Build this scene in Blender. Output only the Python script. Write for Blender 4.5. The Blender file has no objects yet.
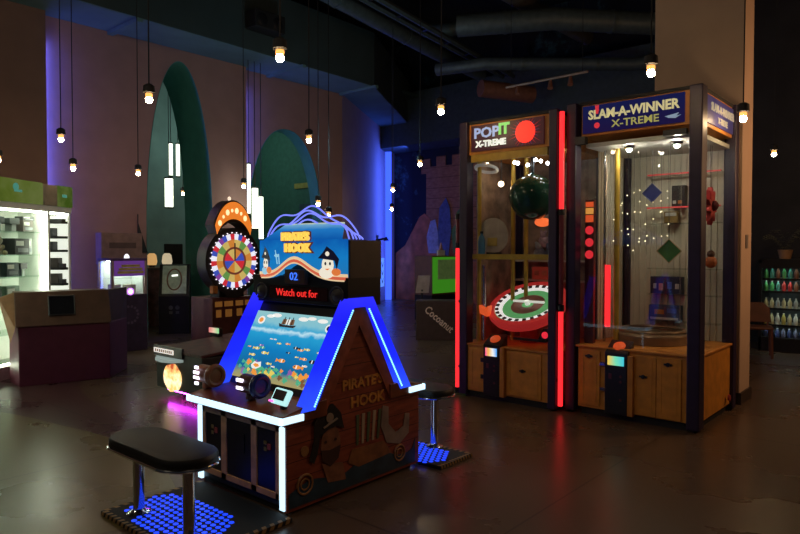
import bpy, math, random
from mathutils import Vector, Matrix
random.seed(7)
S = bpy.context.scene
C = S.collection
PI = math.pi

# ------------------------------------------------------------------ materials
MATS = {}
def _new(name):
    m = bpy.data.materials.new(name); m.use_nodes = True
    nt = m.node_tree; nt.nodes.clear()
    out = nt.nodes.new('ShaderNodeOutputMaterial')
    return m, nt, out

def mat(name, col, rough=.5, metal=0., emit=None, es=0., var=.18, scale=9., bump=0.):
    if name in MATS: return MATS[name]
    m, nt, out = _new(name)
    p = nt.nodes.new('ShaderNodeBsdfPrincipled')
    p.inputs['Roughness'].default_value = rough
    p.inputs['Metallic'].default_value = metal
    if var > 0:
        tc = nt.nodes.new('ShaderNodeTexCoord')
        n = nt.nodes.new('ShaderNodeTexNoise'); n.inputs['Scale'].default_value = scale; n.inputs['Detail'].default_value = 4
        nt.links.new(tc.outputs['Object'], n.inputs['Vector'])
        r = nt.nodes.new('ShaderNodeValToRGB')
        a = [max(0, c*(1-var)) for c in col]; b = [min(1, c*(1+var)) for c in col]
        r.color_ramp.elements[0].position = .3; r.color_ramp.elements[1].position = .7
        r.color_ramp.elements[0].color = (*a, 1); r.color_ramp.elements[1].color = (*b, 1)
        nt.links.new(n.outputs['Fac'], r.inputs['Fac'])
        nt.links.new(r.outputs['Color'], p.inputs['Base Color'])
        if bump > 0:
            bp = nt.nodes.new('ShaderNodeBump'); bp.inputs['Strength'].default_value = bump
            nt.links.new(n.outputs['Fac'], bp.inputs['Height']); nt.links.new(bp.outputs['Normal'], p.inputs['Normal'])
    else:
        p.inputs['Base Color'].default_value = (*col, 1)
    if emit:
        p.inputs['Emission Color'].default_value = (*emit, 1)
        p.inputs['Emission Strength'].default_value = es
    nt.links.new(p.outputs[0], out.inputs[0])
    MATS[name] = m
    return m

def glow(name, col, es):
    return mat(name, [c*.5 for c in col], .4, 0, col, es, var=0)

def glass(name='clear_glass', tint=(.96, .98, .97), ior=1.38):
    if name in MATS: return MATS[name]
    m, nt, out = _new(name)
    t = nt.nodes.new('ShaderNodeBsdfTransparent'); t.inputs[0].default_value = (*tint, 1)
    g = nt.nodes.new('ShaderNodeBsdfGlossy'); g.inputs['Roughness'].default_value = .03
    lw = nt.nodes.new('ShaderNodeLayerWeight'); lw.inputs[0].default_value = .5
    pw = nt.nodes.new('ShaderNodeMath'); pw.operation = 'POWER'; nt.links.new(lw.outputs['Facing'], pw.inputs[0]); pw.inputs[1].default_value = 5
    f = nt.nodes.new('ShaderNodeMath'); f.operation = 'MULTIPLY_ADD'; nt.links.new(pw.outputs[0], f.inputs[0]); f.inputs[1].default_value = .5; f.inputs[2].default_value = .018
    mx = nt.nodes.new('ShaderNodeMixShader')
    nt.links.new(f.outputs[0], mx.inputs[0]); nt.links.new(t.outputs[0], mx.inputs[1]); nt.links.new(g.outputs[0], mx.inputs[2])
    nt.links.new(mx.outputs[0], out.inputs[0])
    MATS[name] = m
    return m

def planks(name, c1, c2, spacing=.11, axis='Z', rough=.55, gap=.05, grain=(2., 2., 14.)):
    """boards with a dark groove every `spacing` along one object axis and a stretched grain"""
    if name in MATS: return MATS[name]
    m, nt, out = _new(name); L = nt.links.new
    p = nt.nodes.new('ShaderNodeBsdfPrincipled'); p.inputs['Roughness'].default_value = rough
    tc = nt.nodes.new('ShaderNodeTexCoord'); mp = nt.nodes.new('ShaderNodeMapping'); mp.inputs['Scale'].default_value = grain
    L(tc.outputs['Object'], mp.inputs['Vector'])
    n = nt.nodes.new('ShaderNodeTexNoise'); n.inputs['Scale'].default_value = 3; n.inputs['Detail'].default_value = 6
    L(mp.outputs[0], n.inputs['Vector'])
    r = nt.nodes.new('ShaderNodeValToRGB'); r.color_ramp.elements[0].color = (*c1, 1); r.color_ramp.elements[1].color = (*c2, 1)
    r.color_ramp.elements[0].position = .32; r.color_ramp.elements[1].position = .68
    L(n.outputs['Fac'], r.inputs['Fac'])
    sx = nt.nodes.new('ShaderNodeSeparateXYZ'); L(tc.outputs['Object'], sx.inputs[0])
    d = nt.nodes.new('ShaderNodeMath'); d.operation = 'DIVIDE'; L(sx.outputs[axis], d.inputs[0]); d.inputs[1].default_value = spacing
    fr = nt.nodes.new('ShaderNodeMath'); fr.operation = 'FRACT'; L(d.outputs[0], fr.inputs[0])
    lt = nt.nodes.new('ShaderNodeMath'); lt.operation = 'GREATER_THAN'; L(fr.outputs[0], lt.inputs[0]); lt.inputs[1].default_value = gap
    mx = nt.nodes.new('ShaderNodeMix'); mx.data_type = 'RGBA'
    L(lt.outputs[0], mx.inputs[0]); mx.inputs[6].default_value = (c1[0]*.25, c1[1]*.25, c1[2]*.25, 1); L(r.outputs[0], mx.inputs[7])
    L(mx.outputs[2], p.inputs['Base Color']); L(p.outputs[0], out.inputs[0])
    MATS[name] = m
    return m

def gradient_glow(name, stops, z0, z1, es, axis='Z', detail=.12, scale=14):
    """backlit picture whose colours run along one object axis (a display or a printed translite)"""
    if name in MATS: return MATS[name]
    m, nt, out = _new(name); L = nt.links.new
    tc = nt.nodes.new('ShaderNodeTexCoord'); sx = nt.nodes.new('ShaderNodeSeparateXYZ'); L(tc.outputs['Object'], sx.inputs[0])
    mr = nt.nodes.new('ShaderNodeMapRange'); L(sx.outputs[axis], mr.inputs[0]); mr.inputs[1].default_value = z0; mr.inputs[2].default_value = z1
    n = nt.nodes.new('ShaderNodeTexNoise'); n.inputs['Scale'].default_value = scale; n.inputs['Detail'].default_value = 5; L(tc.outputs['Object'], n.inputs['Vector'])
    a = nt.nodes.new('ShaderNodeMath'); a.operation = 'MULTIPLY_ADD'; L(n.outputs['Fac'], a.inputs[0]); a.inputs[1].default_value = detail; a.inputs[2].default_value = -detail/2
    b = nt.nodes.new('ShaderNodeMath'); L(a.outputs[0], b.inputs[0]); L(mr.outputs[0], b.inputs[1])
    r = nt.nodes.new('ShaderNodeValToRGB'); els = r.color_ramp.elements
    els[0].position, els[0].color = stops[0][0], (*stops[0][1], 1)
    els[1].position, els[1].color = stops[-1][0], (*stops[-1][1], 1)
    for ps, c in stops[1:-1]:
        e = els.new(ps); e.color = (*c, 1)
    L(b.outputs[0], r.inputs['Fac'])
    e = nt.nodes.new('ShaderNodeEmission'); e.inputs[1].default_value = es; L(r.outputs[0], e.inputs[0])
    L(e.outputs[0], out.inputs[0])
    MATS[name] = m
    return m

# ------------------------------------------------------------------ geometry
class B:
    def __init__(s): s.v = []; s.f = []; s.m = []; s.sm = []
    def add(s, vs, fs, m=0, smooth=False, M=None):
        o = len(s.v)
        for p in vs:
            p = Vector(p)
            if M is not None: p = M @ p
            s.v.append(p)
        for f in fs:
            s.f.append([i+o for i in f]); s.m.append(m); s.sm.append(smooth)
        return s
    def box(s, c, d, m=0, M=None):
        x, y, z = [k/2 for k in d]
        vs = [(c[0]+a*x, c[1]+b*y, c[2]+e*z) for a in (-1, 1) for b in (-1, 1) for e in (-1, 1)]
        return s.add(vs, [(0, 1, 3, 2), (4, 6, 7, 5), (0, 4, 5, 1), (2, 3, 7, 6), (0, 2, 6, 4), (1, 5, 7, 3)], m, False, M)
    def bb(s, x0, x1, y0, y1, z0, z1, m=0, M=None):
        return s.box(((x0+x1)/2, (y0+y1)/2, (z0+z1)/2), (x1-x0, y1-y0, z1-z0), m, M)
    def cyl(s, p0, p1, r0, r1=None, n=20, m=0, caps=True, M=None):
        r1 = r0 if r1 is None else r1
        p0, p1 = Vector(p0), Vector(p1); d = (p1-p0).normalized()
        a = d.orthogonal().normalized(); b = d.cross(a)
        vs = []
        for p, r in ((p0, r0), (p1, r1)):
            for i in range(n):
                t = 2*PI*i/n; vs.append(p+(a*math.cos(t)+b*math.sin(t))*r)
        s.add(vs, [(i, (i+1) % n, n+(i+1) % n, n+i) for i in range(n)], m, True, M)
        if caps:
            s.add(vs[:n], [tuple(range(n))[::-1]], m, False, M); s.add(vs[n:], [tuple(range(n))], m, False, M)
        return s
    def tube(s, pts, r, n=8, m=0, M=None):
        pts = [Vector(p) for p in pts]; vs = []; ref = None
        for i, p in enumerate(pts):
            d = (pts[min(i+1, len(pts)-1)]-pts[max(i-1, 0)]).normalized()
            if ref is None: ref = d.orthogonal().normalized()
            a = (ref-d*ref.dot(d)).normalized(); b = d.cross(a); ref = a
            for k in range(n):
                t = 2*PI*k/n; vs.append(p+(a*math.cos(t)+b*math.sin(t))*r)
        fs = []
        for i in range(len(pts)-1):
            for k in range(n): fs.append((i*n+k, i*n+(k+1) % n, (i+1)*n+(k+1) % n, (i+1)*n+k))
        s.add(vs, fs, m, True, M)
        s.add(vs[:n], [tuple(range(n))[::-1]], m, False, M); s.add(vs[-n:], [tuple(range(n))], m, False, M)
        return s
    def lathe(s, prof, c=(0, 0, 0), n=24, m=0, M=None):
        vs = []; fs = []
        for r, z in prof:
            for k in range(n):
                t = 2*PI*k/n; vs.append((c[0]+r*math.cos(t), c[1]+r*math.sin(t), c[2]+z))
        for i in range(len(prof)-1):
            for k in range(n): fs.append((i*n+k, i*n+(k+1) % n, (i+1)*n+(k+1) % n, (i+1)*n+k))
        return s.add(vs, fs, m, True, M)
    def sphere(s, c, r, m=0, n=16, sc=(1, 1, 1), M=None):
        k = n//2
        prof = [(max(1e-5, r*math.sin(PI*i/k)), -r*math.cos(PI*i/k)) for i in range(k+1)]
        vs = []; fs = []
        for R, z in prof:
            for j in range(n):
                t = 2*PI*j/n; vs.append((c[0]+R*math.cos(t)*sc[0], c[1]+R*math.sin(t)*sc[1], c[2]+z*sc[2]))
        for i in range(k):
            for j in range(n): fs.append((i*n+j, i*n+(j+1) % n, (i+1)*n+(j+1) % n, (i+1)*n+j))
        return s.add(vs, fs, m, True, M)
    def prism(s, poly, vec, m=0, M=None):
        """closed polygon of 3-D points pushed along vec"""
        vec = Vector(vec); p = [Vector(q) for q in poly]; n = len(p)
        nv = Vector((0, 0, 0))
        for i in range(n): nv += p[i].cross(p[(i+1) % n])
        if nv.dot(vec) > 0: p = p[::-1]
        vs = p+[q+vec for q in p]
        fs = [tuple(range(n)), tuple(range(2*n-1, n-1, -1))]
        fs += [(i, n+i, n+(i+1) % n, (i+1) % n) for i in range(n)]
        return s.add(vs, fs, m, False, M)
    def ring(s, c, axis, R, r, n=40, k=10, m=0, M=None):
        ax = Vector(axis).normalized(); a = ax.orthogonal().normalized(); b = ax.cross(a); c = Vector(c)
        vs = []; fs = []
        for i in range(n):
            t = 2*PI*i/n; d = a*math.cos(t)+b*math.sin(t)
            for j in range(k):
                q = 2*PI*j/k; vs.append(c+d*(R+r*math.cos(q))+ax*r*math.sin(q))
        for i in range(n):
            for j in range(k): fs.append((i*k+j, ((i+1) % n)*k+j, ((i+1) % n)*k+(j+1) % k, i*k+(j+1) % k))
        return s.add(vs, fs, m, True, M)
    def sector(s, c, ux, uy, r0, r1, a0, a1, thick, m=0, k=4):
        """flat piece of a disc between two radii and two angles, in the plane of ux and uy"""
        c, ux, uy = Vector(c), Vector(ux), Vector(uy)
        o = [c+(ux*math.cos(a0+(a1-a0)*i/k)+uy*math.sin(a0+(a1-a0)*i/k))*r1 for i in range(k+1)]
        if r0 < 1e-4: inn = [c] if a1-a0 < 6.2 else []
        else: inn = [c+(ux*math.cos(a0+(a1-a0)*i/k)+uy*math.sin(a0+(a1-a0)*i/k))*r0 for i in range(k, -1, -1)]
        if a1-a0 > 6.2 and r0 < 1e-4: o = o[:-1]
        return s.prism(o+inn, ux.cross(uy)*thick, m)
    def text(s, body, size, o, xd=(1, 0, 0), yd=(0, 0, 1), m=0, bold=.02, depth=.004, align='CENTER', wide=1.):
        cu = bpy.data.curves.new('lettering', 'FONT'); cu.body = body; cu.size = size; cu.align_x = align; cu.align_y = 'CENTER'
        cu.extrude = depth/2; cu.offset = bold*size; cu.resolution_u = 2
        ob = bpy.data.objects.new('lettering', cu)
        me = bpy.data.meshes.new_from_object(ob)
        X, Y = Vector(xd).normalized(), Vector(yd).normalized(); Z = X.cross(Y); o = Vector(o)
        vs = [o+X*v.co.x*wide+Y*v.co.y+Z*v.co.z for v in me.vertices]
        s.add(vs, [tuple(p.vertices) for p in me.polygons], m)
        bpy.data.objects.remove(ob); bpy.data.curves.remove(cu); bpy.data.meshes.remove(me)
        return s
    def build(s, name, mats, parent=None, bevel=0., kind=None):
        me = bpy.data.meshes.new(name)
        me.from_pydata([tuple(v) for v in s.v], [], s.f); me.update()
        if not isinstance(mats, (list, tuple)): mats = [mats]
        for q in mats: me.materials.append(q)
        for i, p in enumerate(me.polygons):
            p.material_index = min(s.m[i], len(mats)-1); p.use_smooth = s.sm[i]
        if any(s.sm): me.set_sharp_from_angle(angle=math.radians(40))
        o = bpy.data.objects.new(name, me); C.objects.link(o)
        if parent is not None: o.parent = parent
        if kind: o['kind'] = kind
        if bevel:
            md = o.modifiers.new('bevel', 'BEVEL'); md.width = bevel; md.segments = 2; md.limit_method = 'ANGLE'
        return o

def tag(o, label, cat, group=None):
    o['label'] = label; o['category'] = cat
    if group: o['group'] = group
    return o
def thing(name, label, cat, loc=(0, 0, 0), rz=0., group=None):
    o = bpy.data.objects.new(name, None); C.objects.link(o); o.empty_display_size = .1
    o.location = loc; o.rotation_euler = (0, 0, rz)
    return tag(o, label, cat, group)
def struct(b, name, m, parent=None, bevel=0): return b.build(name, m, parent, bevel, 'structure')
def dup(root, loc, label, rz=None):
    r = root.copy(); C.objects.link(r); r.location = loc; r['label'] = label
    if rz is not None: r.rotation_euler = (0, 0, rz)
    for ch in list(root.children):
        c = ch.copy(); C.objects.link(c); c.parent = r
        for g in list(ch.children):
            d = g.copy(); C.objects.link(d); d.parent = c
    return r

# ------------------------------------------------------------------ palette
black = mat('black_plastic', (.012, .012, .014), .35)
mattblack = mat('matt_black', (.01, .01, .011), .7)
chrome = mat('chrome', (.75, .76, .8), .12, 1., var=.03)
darkmetal = mat('dark_metal', (.05, .05, .055), .35, .8)
white = mat('white_laminate', (.72, .73, .7), .4, var=.05)
paper = mat('white_card', (.75, .75, .72), .7, var=.05)
clear = glass()

# ------------------------------------------------------------------ setting
def floor_mat(name, col, rough, stain=.14):
    m, nt, out = _new(name); L = nt.links.new
    p = nt.nodes.new('ShaderNodeBsdfPrincipled')
    tc = nt.nodes.new('ShaderNodeTexCoord')
    n1 = nt.nodes.new('ShaderNodeTexNoise'); n1.inputs['Scale'].default_value = .9; n1.inputs['Detail'].default_value = 8
    n2 = nt.nodes.new('ShaderNodeTexNoise'); n2.inputs['Scale'].default_value = 26; n2.inputs['Detail'].default_value = 5
    for n in (n1, n2): L(tc.outputs['Object'], n.inputs['Vector'])
    a = nt.nodes.new('ShaderNodeMath'); a.operation = 'MULTIPLY_ADD'; L(n2.outputs['Fac'], a.inputs[0]); a.inputs[1].default_value = .35; L(n1.outputs['Fac'], a.inputs[2])
    r = nt.nodes.new('ShaderNodeValToRGB')
    r.color_ramp.elements[0].position = .45; r.color_ramp.elements[1].position = .9
    r.color_ramp.elements[0].color = (*[c*(1-stain) for c in col], 1); r.color_ramp.elements[1].color = (*[c*(1+stain*.6) for c in col], 1)
    L(a.outputs[0], r.inputs['Fac'])
    # saw-cut joints of the slab
    sx = nt.nodes.new('ShaderNodeSeparateXYZ'); L(tc.outputs['Object'], sx.inputs[0])
    prev = None
    for ax, sp, off in (('X', 3.1, .62), ('Y', 3.4, .2)):
        d = nt.nodes.new('ShaderNodeMath'); d.operation = 'MULTIPLY_ADD'; L(sx.outputs[ax], d.inputs[0]); d.inputs[1].default_value = 1/sp; d.inputs[2].default_value = off
        f = nt.nodes.new('ShaderNodeMath'); f.operation = 'FRACT'; L(d.outputs[0], f.inputs[0])
        g = nt.nodes.new('ShaderNodeMath'); g.operation = 'GREATER_THAN'; L(f.outputs[0], g.inputs[0]); g.inputs[1].default_value = .004
        if prev:
            k = nt.nodes.new('ShaderNodeMath'); k.operation = 'MULTIPLY'; L(prev.outputs[0], k.inputs[0]); L(g.outputs[0], k.inputs[1]); prev = k
        else: prev = g
    mx = nt.nodes.new('ShaderNodeMix'); mx.data_type = 'RGBA'
    L(prev.outputs[0], mx.inputs[0]); mx.inputs[6].default_value = (*[c*.35 for c in col], 1); L(r.outputs[0], mx.inputs[7])
    L(mx.outputs[2], p.inputs['Base Color'])
    rr = nt.nodes.new('ShaderNodeMapRange'); L(n1.outputs['Fac'], rr.inputs[0]); rr.inputs[3].default_value = rough-.06; rr.inputs[4].default_value = rough+.12
    L(rr.outputs[0], p.inputs['Roughness'])
    bp = nt.nodes.new('ShaderNodeBump'); bp.inputs['Strength'].default_value = .04; L(n2.outputs['Fac'], bp.inputs['Height']); L(bp.outputs[0], p.inputs['Normal'])
    L(p.outputs[0], out.inputs[0])
    return m

fl_brown = floor_mat('brown_sealed_concrete', (.105, .068, .044), .25)
fl_olive = floor_mat('olive_sealed_concrete', (.155, .125, .045), .26)
fl_maroon = floor_mat('maroon_sealed_concrete', (.075, .034, .036), .26)
struct(B().bb(-19, 7, -6, 18, -.1, 0), 'floor', fl_brown)

def curve(pts, n=10):
    out = []
    P = [Vector((*p, 0)) for p in pts]; P = [P[0]*2-P[1]]+P+[P[-1]*2-P[-2]]
    for i in range(1, len(P)-2):
        for k in range(n):
            t = k/n; a, b, c, d = P[i-1:i+3]
            out.append(.5*((2*b)+(c-a)*t+(2*a-5*b+4*c-d)*t*t+(3*b-a-3*c+d)*t**3))
    out.append(P[-2]); return out
cA = curve([(-10.5, 1.0), (-8.6, 1.75), (-7.16, 2.26), (-6.21, 2.45), (-5.37, 2.555), (-4.4, 2.45), (-3.5, 2.1)])
cB = curve([(-9.6, 3.9), (-8.6, 3.65), (-7.7, 3.265), (-6.9, 3.06), (-5.89, 2.95), (-4.9, 2.93), (-3.5, 2.9)])
def flat(poly, z): return B().add([(p.x, p.y, z) for p in poly], [tuple(range(len(poly)))])
def strip(c1, c2, z):
    n = len(c1); b = B()
    b.add([(p.x, p.y, z) for p in c1]+[(p.x, p.y, z) for p in c2], [(i, i+1, n+i+1, n+i) for i in range(n-1)])
    return b
struct(strip(cA, cB, .002), 'floor.001', fl_maroon)
edge = [Vector((p.x*.55-3.4, -3.5+.0*p.y, 0)) for p in cA]
struct(strip(edge, cA, .0015), 'floor.002', fl_olive)

wallm = mat('mauve_plaster', (.37, .21, .195), .85, var=.06, scale=3)
wall1m = mat('brown_plaster', (.20, .12, .10), .85, var=.06, scale=3)
kinkm = mat('pale_lilac_plaster', (.42, .32, .38), .8, var=.05, scale=3)
teal = mat('teal_paint', (.06, .27, .25), .7, var=.1, scale=4)
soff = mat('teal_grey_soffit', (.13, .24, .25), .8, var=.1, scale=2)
roomgrey = mat('green_grey_plaster', (.22, .34, .32), .85, var=.15, scale=1.5)
darkwall = mat('near_black_wall', (.02, .02, .024), .9, var=.3, scale=2)
bluestrip = glow('blue_light_strip', (.10, .14, 1.), 14.)
cyanlit = glow('blue_edge_strip', (.12, .25, 1.), 1.6)

def arch_panel(xf, depth, y0, y1, top, cy, hw, spring, apex, ex, name):
    """flat wall panel in the plane x=xf with an arched opening; returns (wall, reveal)"""
    n = 48; arc = []
    for i in range(n+1):
        t = -1+2*i/n
        yy = math.sin(t*PI/2)*hw
        zz = spring+(apex-spring)*max(0, 1-abs(yy/hw)**ex)**(1/ex)
        arc.append((cy+yy, zz))
    b = B()
    xb = xf-depth
    b.bb(xb, xf, y0, cy-hw, 0, top); b.bb(xb, xf, cy+hw, y1, 0, top)
    for (a, za), (c, zc) in zip(arc, arc[1:]):
        b.add([(xf, a, za), (xf, c, zc), (xf, c, top), (xf, a, top)], [(0, 1, 2, 3)])
        b.add([(xb, a, za), (xb, c, zc), (xb, c, top), (xb, a, top)], [(3, 2, 1, 0)])
    b.add([(xf, y0, top), (xf, y1, top), (xb, y1, top), (xb, y0, top)], [(0, 1, 2, 3)])
    w = struct(b, name, wallm)
    r = B(); e = .012
    pts = [(cy-hw, 0)]+arc+[(cy+hw, 0)]
    k = len(pts)
    inn = [(cy+(y-cy)*(1-e), z-(e if 1 < z else 0)) for y, z in pts]
    vs = [(xf+.006, y, z) for y, z in pts]+[(xf+.006, y, z) for y, z in inn]+[(xb, y, z) for y, z in inn]
    r.add(vs, [(i, i+1, k+i+1, k+i) for i in range(k-1)]+[(k+i, k+i+1, 2*k+i+1, 2*k+i) for i in range(k-1)], 0)
    struct(r, 'arch_reveal', teal, w)
    return w
W2, W3 = -11.35, -11.55
w1 = struct(B().bb(-11.5, -11.12, -2, 4.25, 0, 5.55), 'wall_left', wall1m)
B().bb(-11.3, -11.2, 4.255, 4.275, .1, 5.0).build('light_strip', bluestrip, w1, kind='structure')
w2 = arch_panel(W2, 1.0, 4.25, 8.27, 5.55, 6.74, .70, 2.0, 5.2, 2.0, 'wall_left.001')
B().bb(-11.5, -11.42, 8.275, 8.292, .1, 5.0).build('light_strip', bluestrip, w2, kind='structure')
w3 = arch_panel(W3, .35, 8.27, 11.25, 5.55, 9.5, 1.10, 1.7, 4.32, 2.2, 'wall_left.002')
# the wall turns away past the second arch
K0, K1 = Vector((W3, 11.25, 0)), Vector((-14.25, 15.95, 0))
kd = (K1-K0).normalized(); kn = Vector((kd.y, -kd.x, 0))
b = B(); b.prism([K0, K1, K1-kn*.3, K0-kn*.3], (0, 0, 5.55)); w4 = struct(b, 'wall_left.003', kinkm)
b = B(); p0 = K1-kd*.42
b.prism([p0, K1, K1+kn*.22, p0+kn*.22], (0, 0, 5.3)); w5 = struct(b, 'wall_left.004', mat('pink_plaster', (.42, .24, .24), .8, var=.05))
b = B(); q = p0-kd*.012+kn*.01; b.prism([q, q+kd*.010, q+kd*.010+kn*.20, q+kn*.20], (0, 0, 5.2)); b.build('light_strip', glow('bright_blue_light_panel', (.05, .12, 1.), 1.3), w5, kind='structure')

# soffit box that follows the wall
def soffit_path(x_off): return None
s0, s1, s2 = Vector((-10.15, -2, 0)), Vector((-10.45, 11.2, 0)), Vector((-13.6, 16.7, 0))
i0, i1, i2 = Vector((-11.6, -2, 0)), Vector((-11.7, 11.2, 0)), Vector((-14.6, 16.3, 0))
b = B()
for a, c, d, e in ((s0, s1, i1, i0), (s1, s2, i2, i1)):
    z = Vector((0, 0, 5.42)); b.prism([a+z, c+z, d+z, e+z], (0, 0, 1.25))
sf = struct(b, 'ceiling', soff)
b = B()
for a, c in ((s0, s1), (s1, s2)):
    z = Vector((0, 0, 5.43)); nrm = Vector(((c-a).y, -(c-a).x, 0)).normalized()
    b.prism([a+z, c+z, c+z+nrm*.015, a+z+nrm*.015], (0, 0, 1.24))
b.build('soffit_shade_face', mat('soffit_shade_tint', (.04, .062, .066), .8, var=.1, scale=2), sf, kind='structure')  # darker sheet: shade on the soffit's face is put into its colour
b = B()
for y in (5.35, 8.9, 11.1): b.bb(-11.5, -10.3, y, y+.1, 5.36, 5.42)
b.build('soffit_rib', soff, sf, kind='structure')
struct(B().bb(-14.2, 4, 15.0, 16.1, 4.75, 6.3), 'ceiling.001', mat('charcoal_soffit', (.05, .07, .075), .8))
struct(B().bb(-19, 7, -6, 18, 8.2, 8.3), 'ceiling.002', mat('black_ceiling', (.022, .026, .028), .9))

# rear walls
def speckle_wall(name, base, dot, scale, thr):
    m, nt, out = _new(name); L = nt.links.new
    p = nt.nodes.new('ShaderNodeBsdfPrincipled'); p.inputs['Roughness'].default_value = .9
    tc = nt.nodes.new('ShaderNodeTexCoord')
    n = nt.nodes.new('ShaderNodeTexNoise'); n.inputs['Scale'].default_value = scale; n.inputs['Detail'].default_value = 7; n.inputs['Roughness'].default_value = .7
    L(tc.outputs['Object'], n.inputs['Vector'])
    r = nt.nodes.new('ShaderNodeValToRGB'); r.color_ramp.elements[0].position = thr; r.color_ramp.elements[1].position = thr+.12
    r.color_ramp.elements[0].color = (*base, 1); r.color_ramp.elements[1].color = (*dot, 1)
    L(n.outputs['Fac'], r.inputs['Fac']); L(r.outputs[0], p.inputs['Base Color']); L(p.outputs[0], out.inputs[0])
    return m
struct(B().bb(-16, 7, 16.12, 16.4, 0, 8.2), 'wall_back', speckle_wall('night_sky_mural_paint', (.012, .014, .03), (.05, .12, .15), 1.6, .55))
struct(B().bb(-2.75, 7, 12.6, 12.8, 0, 8.2), 'wall_right', darkwall)
struct(B().bb(-16.2, -16, 4, 16.4, 0, 8.2), 'wall_left.005', roomgrey)
struct(B().bb(-16, -12.4, 3.9, 4.05, 0, 6), 'wall_left.006', roomgrey)
struct(B().bb(-16, -12.2, 4.05, 15.5, 6.1, 6.2), 'ceiling.003', mat('dark_teal_ceiling', (.03, .06, .055), .9))
# back room: dividing wall with a green door panel and yellow rail
w7 = struct(B().bb(-16, -12.35, 11.75, 11.9, 0, 6), 'wall_right.001', mat('deep_green_paint', (.05, .17, .13), .8, var=.12))
B().bb(-13.9, -12.5, 11.70, 11.75, 3.28, 3.42).build('rail', mat('yellow_paint', (.35, .33, .08), .6), w7, kind='structure')
B().bb(-13.7, -12.5, 11.71, 11.75, 0, 2.85).build('door_panel', mat('dark_blue_paint', (.04, .08, .13), .6), w7, kind='structure')

# pillar behind the tall machine
b = B().bb(-2.60, -1.70, 7.36, 7.78, 0, 8.2)
pil = struct(b, 'pillar', mat('cream_plaster', (.50, .36, .26), .8, var=.06, scale=3), bevel=.01)
B().bb(-2.62, -1.68, 7.345, 7.80, 0, .12).build('baseboard', mat('dark_skirting', (.05, .035, .03), .5), pil, kind='structure')
B().bb(-1.70, -1.69, 7.52, 7.60, 1.62, 1.76).build('switch_plate', mat('grey_plate', (.2, .17, .15), .5), pil, kind='structure')

# ------------------------------------------------------------------ ceiling services
ductm = mat('grey_green_duct', (.09, .12, .123), .5, .3)
rustm = mat('red_brown_duct', (.28, .12, .08), .55, .2)
def duct(pts, r, m, label, name='hanging_duct', n=14, bands=True):
    b = B(); b.tube(pts, r, n)
    t = thing(name, label, 'duct', pts[0])
    o = Vector(pts[0])
    bb = B(); bb.tube([Vector(p)-o for p in pts], r, n); bb.build('duct_run', m, t)
    if bands:
        k = B()
        for a, c in zip(pts, pts[1:]):
            a, c = Vector(a)-o, Vector(c)-o; L = (c-a).length
            for j in range(int(L/1.6)):
                q = a+(c-a)*((j+.5)/max(1, int(L/1.6))); d = (c-a).normalized(); k.cyl(q-d*.03, q+d*.03, r*1.06, n=n)
        if k.f: k.build('flange', m, t)
    return t
duct([(-8.6, 7.2, 6.25), (-8.95, 9.6, 6.22), (-9.3, 12.0, 6.2), (-9.6, 14.4, 6.2)], .17, ductm, 'grey round duct running over the arches above the gantry rails')
duct([(-9.35, 6.8, 6.9), (-9.7, 9.0, 6.85), (-10.0, 10.4, 6.75), (-9.85, 11.7, 6.7), (-9.0, 12.3, 6.7), (-8.1, 12.4, 6.7)], .15, ductm, 'grey flexible duct bending away from the teal soffit')
duct([(-7.9, 11.0, 6.2), (-6.2, 11.9, 6.2), (-4.6, 13.7, 6.2), (-2.4, 14.75, 6.2)], .22, ductm, 'wide grey duct crossing the ceiling toward the pillar top')
duct([(-9.2, 12.0, 5.75), (-8.1, 12.3, 5.75), (-5.6, 14.5, 5.75), (-4.9, 14.6, 5.75)], .14, ductm, 'thin grey duct below the wide one near the pillar')
duct([(-6.95, 9.6, 6.75), (-6.92, 12.4, 6.72), (-6.88, 14.9, 6.7)], .17, mat('warm_grey_duct', (.12, .108, .1), .5, .2), 'warm grey duct slanting down over the two glass machines')
duct([(-8.6, 12.9, 5.4), (-7.9, 14.1, 5.35)], .2, rustm, 'short red brown duct above the smaller glass machine')
# gantry: two thin I-beams with a bracket
t = thing('gantry_rail', 'long dark gantry rail with a bracket running under the ceiling ducts', 'beam', (-7.6, 6.2, 6.1))
a = Vector((0, 0, 0)); c = Vector((-1.25, 8.6, 0))
b = B(); b.tube([a, c], .06, 6); b.tube([a+Vector((-.32, 0, .05)), c+Vector((-.32, 0, .05))], .06, 6); b.build('rail', ductm, t)
b = B()
for k in range(9):
    q = a+(c-a)*(k+.5)/9; b.tube([q, q+Vector((-.32, .12, .05))], .03, 6)
b.build('cross_bar', darkmetal, t)
# spot rail
t = thing('spotlight_rail', 'thin brown ceiling rail with three small spotlights above the machines', 'light rail', (-6.4, 10.45, 4.6))
B().tube([(0, 0, 0), (1.62, -.05, 0)], .022, 8).build('rail', mat('brown_rail', (.3, .2, .15), .5), t)
b = B()
for x in (.1, 1.5): b.tube([(x, 0, 0), (x, 0, 3.6)], .006, 5)
b.build('suspension_wire', darkmetal, t)
for x in (.25, .9, 1.28):
    B().cyl((x, 0, -.02), (x+.02, -.05, -.17), .025, .05, 12).build('spot_head', rustm, t)

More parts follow.
